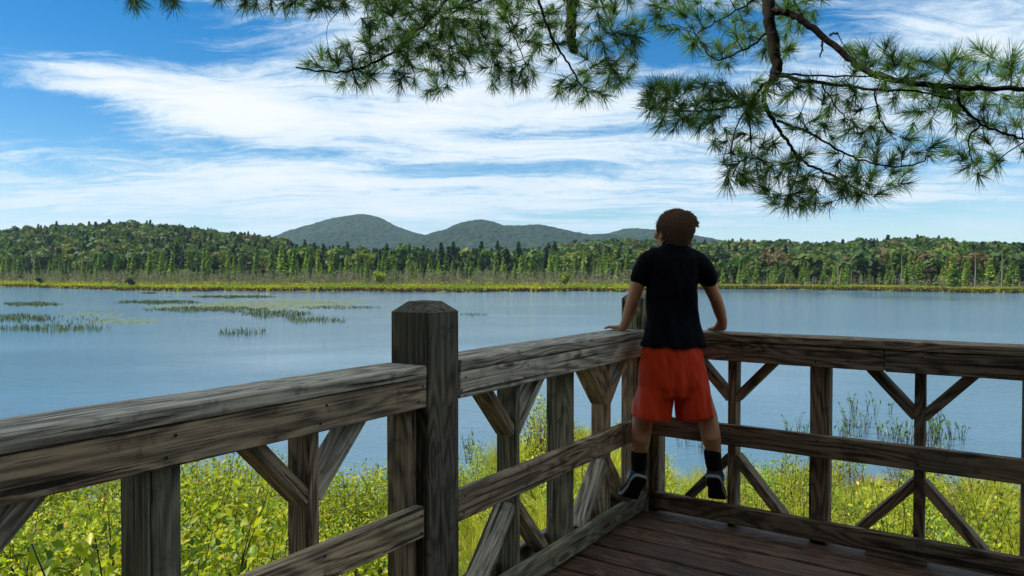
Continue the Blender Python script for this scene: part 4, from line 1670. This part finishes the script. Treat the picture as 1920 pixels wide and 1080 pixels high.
# ------------------------------------------------------------------ plants standing in the lake
def build_reeds():
    beds = [(62, 571, 56, 4, .55, 'thin dark reed bed far out nearest the left edge of the lake'),
            (35, 598, 70, 7, .7, 'brownish reed bed behind the long front one at the left edge'),
            (100, 618, 112, 6, .8, 'long spiky reed bed at the left edge, closest to the deck'),
            (298, 567, 84, 3.5, .5, 'thin straight reed bed left of the lily pads'),
            (385, 581, 120, 5, .6, 'long olive reed bed in front of the lily pads'),
            (520, 590, 70, 7, .7, 'broad reed bed at the right end of the lily pads'),
            (590, 602, 60, 6, .7, 'ragged reed bed trailing off towards the chamfered post'),
            (456, 627, 54, 5, .85, 'small separate reed clump alone in open water'),
            (640, 577, 80, 3, .4, 'dark flat reed streak pointing at the chamfered post'),
            (440, 557, 80, 2.5, .5, 'distant reed strip behind the lily pads'),
            (280, 550, 16, 1.2, .5, 'tiny distant reed patch near the far shore'),
            (890, 590, 28, 2.2, .35, 'faint sparse reeds just beyond the chamfered post'),
            (150, 601, 70, 10, .45, 'sparse faint reeds between the beds at the left edge')]
    for i, (px, py, rx, ry, h, lab) in enumerate(beds):
        h *= .60
        r = np.random.default_rng(400 + i)
        sparse = 'sparse' in lab
        x0, y0 = on_water(px, py)
        xa, ya = on_water(px + rx, py)
        xb, yb = on_water(px, py - ry)
        xc, yc = on_water(px, py + ry)
        A = np.array([xa - x0, ya - y0])
        Bv = (np.array([xb - xc, yb - yc])) / 2
        area = np.linalg.norm(A) * np.linalg.norm(Bv) * math.pi
        n = int(min(5200, max(160, area * (9.0 if not sparse else .6))))
        th = r.uniform(0, 6.28, n)
        rad = np.sqrt(r.uniform(0, 1, n))
        uu = rad * np.cos(th)
        vv = rad * np.sin(th)
        vv *= 1 + .25 * np.sin(uu * 9 + i)
        cl = np.sin(uu * 23 + i * 3) * np.sin(vv * 7 + uu * 11 + i)
        keep = (rad < .8) & (cl > -.75) | (cl > .0)
        uu, vv = uu[keep], vv[keep]
        n = len(uu)
        P = np.zeros((n, 3))
        P[:, 0] = x0 + A[0] * uu + Bv[0] * vv
        P[:, 1] = y0 + A[1] * uu + Bv[1] * vv
        P[:, 2] = WATER - .02
        a_ = r.uniform(0, 3.14, n)
        side = np.stack([np.cos(a_), np.sin(a_), 0 * a_], 1)
        dist = np.linalg.norm(np.array([x0 - CAM.x, y0 - CAM.y]))
        w = (.014 + dist * .00017) * r.uniform(.6, 1.3, n)[:, None]
        hh = h * r.uniform(.45, 1.1, n)
        lean = r.normal(size=(n, 3)) * .16
        lean[:, 2] = 1
        tip = P + lean * hh[:, None]
        mid = P + lean * hh[:, None] * .55
        V = np.stack([P - side * w * .6, P + side * w * .6, mid + side * w, mid - side * w, tip + side * w * .3, tip - side * w * .3], 1).reshape(-1, 3)
        k = np.arange(n)[:, None] * 6
        F = np.concatenate([k + np.array([[0, 1, 2, 3]]), k + np.array([[3, 2, 4, 5]])])
        pal = np.array([(.055, .085, .018), (.085, .095, .022), (.12, .10, .03), (.035, .06, .02)])
        C = pal[r.choice(4, n, p=[.4, .3, .12, .18])] * r.uniform(.7, 1.3, n)[:, None]
        o = link('reed_bed', mesh_np('reed_bed', V, F, np.repeat(C, 6, 0)), None, M['grass'])
        tag(o, lab, 'reeds', 'reed beds standing in the lake', 'stuff')
    # floating lily pads
    r = np.random.default_rng(9)
    parts = []
    for (px, py, rx, ry, n) in ((520, 571, 140, 8, 3000), (420, 575, 150, 6, 1500), (600, 565, 90, 5, 900), (230, 602, 70, 6, 260), (380, 553, 80, 3, 400), (170, 590, 60, 5, 200)):
        for k in range(n):
            a_, q = r.uniform(0, 6.28), math.sqrt(r.uniform(0, 1))
            x, y = on_water(px + rx * q * math.cos(a_), py + ry * q * math.sin(a_))
            s = r.uniform(.10, .24)
            ang = np.arange(6) * math.pi / 3 + r.uniform(0, 1)
            z = WATER + .012 + r.uniform(0, .012)
            V = np.stack([x + np.cos(ang) * s, y + np.sin(ang) * s, z + r.uniform(-.006, .006, 6)], 1)
            c = np.array((.27, .31, .15)) * r.uniform(.7, 1.25)
            parts.append((V, np.arange(6)[None, :], np.repeat(c[None], 6, 0)))
    V, F, C = join(parts)
    o = link('lily_pads', mesh_np('lily_pads', V, F, C), None, M['leaf'])
    tag(o, 'pale floating lily pads spread between the reed beds', 'lily pads', kind='stuff')
    # emergent plants off the bank behind the shaded railing: one object each
    r = random.Random(31)
    protos = []
    for k in range(4):
        rr = np.random.default_rng(700 + k)
        st, bl, cc = [], [], []
        for s in range(5):
            a_ = rr.uniform(0, 6.28)
            h = rr.uniform(.35, .85)
            tip = np.array([math.cos(a_) * h * .28, math.sin(a_) * h * .28, h])
            b0 = rr.normal(size=3) * np.array([.05, .05, 0])
            st.append(tube_np([b0 - np.array([0, 0, .2]), b0 + tip * .5, b0 + tip], [.009, .007, .004], 4))
            D = tip / np.linalg.norm(tip) + rr.normal(size=3) * .45
            D /= np.linalg.norm(D)
            W_ = np.cross(D, rr.normal(size=3))
            W_ /= np.linalg.norm(W_)
            l = rr.uniform(.11, .2)
            p = b0 + tip
            pts = np.array([p - D * l * .25, p + D * l * .1 + W_ * l * .22, p + D * l * .55 + W_ * l * .14, p + D * l, p + D * l * .55 - W_ * l * .14, p + D * l * .1 - W_ * l * .22])
            bl.append((pts, np.array([[0, 1, 2, 3], [0, 3, 4, 5]]), np.repeat(np.array([[.09, .15, .04]]) * rr.uniform(.6, 1.5), 6, 0)))
        sv, sf, _ = join(st)
        sm = mesh_np('stalk', sv, sf)
        sm.materials.append(M['stem'])
        bv, bf, bc = join(bl)
        bm_ = mesh_np('leaves', bv, bf, bc)
        bm_.materials.append(M['leaf'])
        protos.append((sm, bm_))
    spots = []
    for (px, py, rx, ry, n) in ((1500, 800, 32, 14, 12), (1575, 805, 16, 14, 8), (1605, 790, 24, 26, 20), (1660, 812, 20, 10, 8), (1690, 812, 26, 16, 16), (1755, 805, 22, 26, 26), (1785, 800, 26, 16, 8),
                                (1600, 755, 20, 8, 6), (1660, 760, 20, 8, 4), (1300, 815, 30, 14, 12), (880, 835, 26, 14, 10), (1062, 792, 6, 5, 3)):
        for _ in range(int(n * .62)):
            spots.append((px + r.gauss(0, .55) * rx, py + r.gauss(0, .55) * ry))
    for (px, py) in spots:
        x, y = on_water(px, py + 20)
        for lim, nt in ((900, 'just right of the dark post'), (1100, 'off the grassy point'), (1400, 'beside the boy'), (1530, 'left of the thick right upright'), (1590, 'right of the thick right upright'),
                        (1640, 'mid way between the right uprights'), (1715, 'left of the thin right upright'), (1770, 'right of the thin right upright'), (9999, 'at the right end of its patch')):
            if px < lim:
                break
        nt += ', far row' if py < 785 else (', middle row' if py < 808 else ', near row')
        t = empty('water_plant', (x, y, WATER), 'dark stalked plant in the shallows ' + nt, 'water plant', 'water plants standing in the shallows')
        s = r.uniform(.55, .95)
        t.scale = (s, s, s)
        t.rotation_euler = (0, 0, r.uniform(0, 6.28))
        sm, bm_ = r.choice(protos)
        link('stalk', sm, t)
        link('leaves', bm_, t)


build_reeds()


# ------------------------------------------------------------------ far shore and woods
def conifer(seed, n, R, droop, col, sparse=1.0, size=.075, top=.0):
    """unit-height conifer crown"""
    r = np.random.default_rng(seed)
    t = r.uniform(.10, 1.0, n) ** .85
    az = r.uniform(0, 6.28, n)
    lay = .5 + .5 * np.abs(np.sin(t * 30 + r.normal(0, .4, n)))
    rad = R * (1.03 - t) ** .85 * r.uniform(.25, 1.0, n) * lay
    P = np.stack([rad * np.cos(az), rad * np.sin(az), t - droop * rad], 1)
    out = np.stack([np.cos(az), np.sin(az), -.35 + 0 * az], 1)
    out /= np.linalg.norm(out, axis=1, keepdims=True)
    sd_ = np.cross(out, np.array([0, 0, 1.0]) + r.normal(size=(n, 3)) * .7)
    sd_ /= np.linalg.norm(sd_, axis=1, keepdims=True)
    s = (size * (1.15 - .75 * t) * r.uniform(.6, 1.2, n))[:, None]
    V, F = quads(P, out * s, sd_ * s * .6)
    g = r.uniform(.65, 1.35, n)
    C = np.array(col)[None] * g[:, None]
    return V, F, np.repeat(C, 4, 0)


def broadleaf(seed, n, col, size=.075, width=.36):
    r = np.random.default_rng(seed)
    k = r.integers(6, 10)
    cs = np.stack([r.normal(0, width * .42, k), r.normal(0, width * .42, k), r.uniform(.42, .84, k)], 1)
    rs = r.uniform(.13, .22, k)
    ci = r.choice(k, n, p=rs / rs.sum())
    d = r.normal(size=(n, 3))
    d /= np.linalg.norm(d, axis=1, keepdims=True)
    P = cs[ci] + d * rs[ci][:, None] * r.uniform(.75, 1.05, n)[:, None]
    nn = d + r.normal(size=(n, 3)) * .5
    nn /= np.linalg.norm(nn, axis=1, keepdims=True)
    U = np.cross(nn, r.normal(size=(n, 3)))
    U /= np.linalg.norm(U, axis=1, keepdims=True)
    Vv = np.cross(nn, U)
    s = size * r.uniform(.5, 1.1, n)[:, None]
    V, F = quads(P, U * s, Vv * s * .7)
    g = r.uniform(.7, 1.3, n)
    C = np.array(col)[None] * g[:, None]
    return V, F, np.repeat(C, 4, 0)


def place_np(proto, x, y, z, h, wd, rot, tint):
    V, F, C = proto
    c, s = math.cos(rot), math.sin(rot)
    Q = np.empty_like(V)
    Q[:, 0] = (V[:, 0] * c - V[:, 1] * s) * wd + x
    Q[:, 1] = (V[:, 0] * s + V[:, 1] * c) * wd + y
    Q[:, 2] = V[:, 2] * h + z
    return Q, F, C * np.array(tint)[None]


def build_far():
    r = random.Random(77)
    white = (1.0, 1.0, 1.0)
    spr = [conifer(10 + k, 320, .26, .35, white) for k in range(5)]
    tam = [conifer(30 + k, 260, .19, .15, white, size=.066) for k in range(6)]
    dec = [broadleaf(50 + k, 330, white) for k in range(7)]
    decS = [broadleaf(80 + k, 170, white, size=.10) for k in range(7)]
    sprS = [conifer(95 + k, 120, .20, .35, white, size=.11) for k in range(4)]
    tk = tube_np([(0, 0, -.08), (0, 0, .5), (0, 0, .97)], [.014, .009, .002], 5)
    tkd = tube_np([(0, 0, -.08), (.01, 0, .35), (0, .01, .62)], [.018, .013, .006], 5)
    tk_me = mesh_np('trunk', tk[0], tk[1])
    tk_me.materials.append(M['trunk'])
    tkd_me = mesh_np('trunk', tkd[0], tkd[1])
    tkd_me.materials.append(M['trunk'])

    def crown_meshes(protos, cols):
        out = []
        for p in protos:
            for c in cols:
                me = mesh_np('crown', p[0], p[1], p[2] * np.array(c)[None])
                me.materials.append(M['tree'])
                out.append(me)
        return out
    me_tam = crown_meshes(tam, [(.13, .22, .025), (.18, .26, .028), (.09, .16, .025)])
    me_spr = crown_meshes(spr, [(.026, .058, .018), (.040, .080, .020)])
    me_dec = crown_meshes(dec, [(.06, .12, .018), (.10, .16, .02), (.14, .17, .022)])

    def zone(px):
        for lim, w in ((170, 'at the left end of the far shore'), (420, 'below the left wooded hill'), (570, 'where the left hill ends'), (740, 'below the pointed mountain'),
                       (860, 'above the chamfered post'), (1010, 'below the rounded mountain'), (1190, 'at the left of the boy'), (1330, 'hidden partly behind the boy'), (1480, 'just right of the boy'), (1640, 'below the lowest pine tufts'),
                       (1800, 'on the right part of the far shore'), (9999, 'at the right end of the far shore')):
            if px < lim:
                return w

    def tree(name, px, d, h, wd, crown, trunk, label, group, z=None):
        x, y = plan(px, d)
        z = ground_z(x, y) if z is None else z
        t = empty(name, (x, y, z), label, 'tree', group)
        t.rotation_euler = (r.uniform(-.03, .03), r.uniform(-.03, .03), r.uniform(0, 6.28))
        a_ = link('crown', crown, t)
        a_.scale = (wd, wd, h)
        b_ = link('trunk', trunk, t)
        b_.scale = (wd, wd, h)
        return t
    # front rank of light green tamaracks and saplings
    n = 0
    for k in range(290):
        px = -60 + 2060 * (k + r.gauss(0, 2.2)) / 290
        sh = shore_d(px)
        if px < 1230:
            d = sh + r.uniform(55, 105)
            h = r.uniform(5.0, 13.0) * (1.0 if px > 350 else .85)
            if px > 760:
                h *= .82
        else:
            d = sh + r.uniform(8, 40)
            h = r.uniform(3.5, 7.5)
            if px > 1700:
                h *= 1.25
        tree('tamarack', px, d, h, h * r.uniform(.8, 1.25), r.choice(me_tam), tk_me, ('short' if h < 6 else ('tall' if h > 10 else 'slender')) + ' light green tamarack ' + zone(px), 'light green tamaracks along the far shore')
    # taller dark spruces behind
    for k in range(260):
        px = -60 + 2060 * (k + r.gauss(0, 2.0)) / 260
        sh = shore_d(px)
        left = px < 1230
        d = sh + (r.uniform(110, 190) if left else r.uniform(45, 120))
        h = r.uniform(9, 15.5)
        if 560 < px < 1060:
            h *= 1.12
        if px > 1230:
            h *= .80
        if left and r.random() < (.45 if px < 500 else .42) or (px > 1230 and r.random() < .6):
            tree('broadleaf_tree', px, d, h * .85, h * r.uniform(.75, 1.0), r.choice(me_dec), tkd_me, 'rounded green broadleaf tree ' + zone(px), 'broadleaf trees of the far wood')
        else:
            tree('spruce_tree', px, d, h, h * r.uniform(.8, 1.2), r.choice(me_spr), tk_me, ('low' if h < 12 else ('tall' if h > 15 else 'pointed')) + ' dark spruce ' + zone(px), 'dark spruces behind the tamaracks')
    # pieces that stand out
    def yellow(me_src, c):
        me = mesh_np('crown', me_src[0], me_src[1], me_src[2] * np.array(c)[None])
        me.materials.append(M['tree'])
        return me
    yl = yellow(tam[1], (.30, .30, .02))
    tree('tamarack', 1787, shore_d(1787) + 14, 9.0, 10, yl, tk_me, 'bright yellow tamarack at the right part of the far shore', 'standout trees')
    yb = yellow(dec[2], (.22, .27, .02))
    tree('yellow_bush', 712, shore_d(712) + 22, 4.6, 5.0, yb, tkd_me, 'small yellow green bush alone on the marsh below the pointed mountain', 'standout trees')
    tree('yellow_bush', 1058, shore_d(1058) + 10, 4.6, 4.4, yb, tkd_me, 'small yellow green bush on the marsh left of the boy', 'standout trees')
    dk = yellow(dec[3], (.05, .075, .015))
    tree('dark_bush', 245, shore_d(245) + 14, 2.9, 4.4, dk, tkd_me, 'lone dark green bush on the marsh below the left hill', 'standout trees')
    tree('dark_bush', 74, shore_d(74) + 20, 2.5, 3.4, dk, tkd_me, 'lone brownish green bush on the marsh at the left end', 'standout trees')
    for px, d_, h in ((1571, 20, 11.5), (1596, 34, 9), (1690, 22, 10), (1828, 8, 9), (1878, 6, 10)):
        x, y = plan(px, shore_d(px) + d_)
        V, F = tube_np([(0, 0, -.3), (.1, .05, h * .5), (.05, 0, h)], [.20, .15, .04], 6)
        t = empty('dead_tree', (x, y, ground_z(x, y)), 'pale bare dead trunk standing ' + zone(px), 'tree', 'pale dead trunks by the far shore')
        link('trunk', mesh_np('trunk', V, F), t, M['trunk'])
    # skyline loners
    lone = yellow(dec[5], (.018, .035, .012))
    x, y = plan(1822, 455)
    tree('skyline_tree', 1822, 455, 13.0, 9.5, lone, tkd_me, 'single tall tree sticking up above the right skyline', 'standout trees')
    tree('skyline_tree', 1692, 470, 13.5, 7.5, lone, tkd_me, 'small dark tree poking above the right hill crest', 'standout trees')

    # the wooded hills: one mass, thousands of crowns
    parts = []
    rr = np.random.default_rng(123)
    palD = [(.065, .12, .02), (.09, .145, .02), (.050, .092, .02), (.14, .155, .025), (.11, .085, .03), (.075, .125, .022), (.036, .07, .02)]
    palS = [(.020, .042, .016), (.028, .052, .018)]
    cnt = 0
    d = 300.0
    while d < 860:
        sp = 7.6 if d < 480 else 9.5
        s0 = -.80 * d
        while s0 < .80 * d:
            s = s0 + rr.uniform(-.45, .45) * sp
            dd = d + rr.uniform(-.5, .5) * sp
            s0 += sp
            px = 960 + s / dd * FOC
            if px < -120 or px > 2040:
                continue
            sh = float(shore_d(px))
            cdist = float(interp(px, CREST_D))
            flat = 540 < px < 1030
            if dd > cdist + 22:
                continue
            if dd < sh + (105 if px < 1230 else 38):
                continue
            if flat and dd > 470:
                continue
            x, y = plan(px, dd)
            z = ground_z(x, y)
            conif = rr.random() < (.22 if not flat else .75)
            if abs(dd - cdist) < 30 and rr.random() < .3:
                conif = True
            if conif:
                h = rr.uniform(9, 14.5)
                c = palS[rr.integers(2)]
                parts.append(place_np((sprS)[rr.integers(4)], x, y, z - .5, h, h * rr.uniform(.9, 1.3), rr.uniform(0, 6.28), c))
            else:
                h = rr.uniform(9, 13.5)
                c = np.array(palD[rr.choice(7, p=[.26, .2, .18, .09, .06, .12, .09])]) * rr.uniform(.8, 1.2)
                parts.append(place_np((decS)[rr.integers(7)], x, y, z - .5, h, h * rr.uniform(.9, 1.25), rr.uniform(0, 6.28), c))
            cnt += 1
        d += sp * .92
    # right woods between the rank and the hill start nearer
    d = 215.0
    while d < 300:
        s0 = .16 * d
        while s0 < .80 * d:
            s = s0 + rr.uniform(-3, 3)
            dd = d + rr.uniform(-3, 3)
            s0 += 7.0
            px = 960 + s / dd * FOC
            if px < 1230 or px > 2040 or dd < shore_d(px) + 34:
                continue
            x, y = plan(px, dd)
            z = ground_z(x, y)
            h = rr.uniform(8, 12.5)
            c = np.array(palD[rr.choice(7)]) * rr.uniform(.8, 1.25)
            parts.append(place_np((dec if rr.random() < .5 else decS)[rr.integers(7)], x, y, z - .5, h, h * rr.uniform(.9, 1.2), rr.uniform(0, 6.28), c))
            cnt += 1
        d += 6.5
    V, F, C = join(parts)
    print('hill trees', cnt, 'faces', len(F))
    o = link('hill_forest', mesh_np('hill_forest', V, F, C), None, M['tree'])
    tag(o, 'mixed dark and mid green forest covering the far hills', 'forest', kind='stuff')

    # grey leafless saplings behind the marsh
    n = 4200
    px = rr.uniform(-80, 2000, n)
    px = px[(px < 1280) | (rr.random(n) < .25)]
    n = len(px)
    sh = shore_d(px)
    d = sh + np.where(px < 1230, rr.uniform(24, 82, n), rr.uniform(5, 30, n))
    X = CAM.x + F0.x * d + R0.x * (px - 960) / FOC * d
    Y = CAM.y + F0.y * d + R0.y * (px - 960) / FOC * d
    Z = terrain(X, Y)
    H = rr.uniform(1.6, 5.2, n) * np.where(px < 1230, 1, .8)
    V, F, C = [], [], []
    seg = 7
    base = np.stack([X, Y, Z - .2], 1)
    Cs, Us, Vs, Cl = [], [], [], []
    side = np.array([R0.x, R0.y, 0.0])
    # stems
    Cs.append(base + np.array([0, 0, 1.0]) * (H / 2)[:, None])
    ax = rr.uniform(0, 3.14, n)
    sd3 = np.stack([np.cos(ax), np.sin(ax), 0 * ax], 1)
    Us.append(sd3 * .06)
    Vs.append(np.array([0, 0, 1.0]) * (H / 2)[:, None] + rr.normal(size=(n, 3)) * .12)
    g = rr.uniform(.7, 1.3, n)[:, None]
    Cl.append(np.array([[.17, .16, .12]]) * g)
    for k in range(seg):
        t = rr.uniform(.25, 1, n)
        dirv = rr.normal(size=(n, 3)) * np.array([1, 1, .5]) + np.array([0, 0, .5])
        dirv /= np.linalg.norm(dirv, axis=1, keepdims=True)
        ln = (H * .13 * (1.3 - t))[:, None]
        wv = perp(dirv)
        Cs.append(base + np.array([0, 0, 1.0]) * (H * t)[:, None] + dirv * ln)
        Us.append(wv * .085)
        Vs.append(dirv * ln)
        leafy_ = rr.random(n) < .45
        c = np.where(leafy_[:, None], np.array([[.085, .115, .035]]), np.array([[.17, .155, .11]])) * g
        Cl.append(c)
    Cc = np.concatenate(Cs)
    V, F = quads(Cc, np.concatenate(Us), np.concatenate(Vs))
    o = link('bare_saplings', mesh_np('bare_saplings', V, F, np.repeat(np.concatenate(Cl), 4, 0)), None, M['tree'])
    tag(o, 'thicket of grey thin half bare saplings behind the marsh grass', 'thicket', kind='stuff')

    # marsh grass
    n = 60000
    px = rr.uniform(-120, 2040, n)
    sh = shore_d(px)
    wide = np.where(px < 1230, 85.0, 16.0)
    q = rr.uniform(0, 1, n) ** 1.7
    d = sh + .3 + q * wide
    X = CAM.x + F0.x * d + R0.x * (px - 960) / FOC * d
    Y = CAM.y + F0.y * d + R0.y * (px - 960) / FOC * d
    Z = terrain(X, Y)
    edge = (d - sh) < 2.6
    H = rr.uniform(.35, .85, n) * np.where(edge, .75, 1.0)
    ax = rr.uniform(0, 3.14, n)
    sd3 = np.stack([np.cos(ax), np.sin(ax), 0 * ax], 1)
    Cc = np.stack([X, Y, np.maximum(Z, WATER) + H / 2 - .05], 1)
    V, F = quads(Cc, sd3 * rr.uniform(.12, .3, n)[:, None], np.array([0, 0, 1.0]) * (H / 2)[:, None] + rr.normal(size=(n, 3)) * .06)
    pn = np.sin(px * .021 + d * .05) * np.sin(px * .007 - d * .11) + rr.normal(size=n) * .35
    yel = np.array([[.36, .34, .022]])
    grn = np.array([[.20, .26, .022]])
    tan = np.array([[.30, .25, .085]])
    brn = np.array([[.085, .045, .016]])
    c = np.where((pn > .15)[:, None], yel, grn)
    c = np.where(((d - sh) > .42 * wide)[:, None] & (rr.random(n) < .65)[:, None], tan, c)
    c = np.where(edge[:, None] & (rr.random(n) < .75)[:, None], brn, c)
    c = c * rr.uniform(.75, 1.25, n)[:, None]
    o = link('marsh_grass', mesh_np('marsh_grass', V, F, np.repeat(c, 4, 0)), None, M['grass'])
    tag(o, 'yellow green marsh grass along the far shore', 'grass', kind='stuff')


build_far()
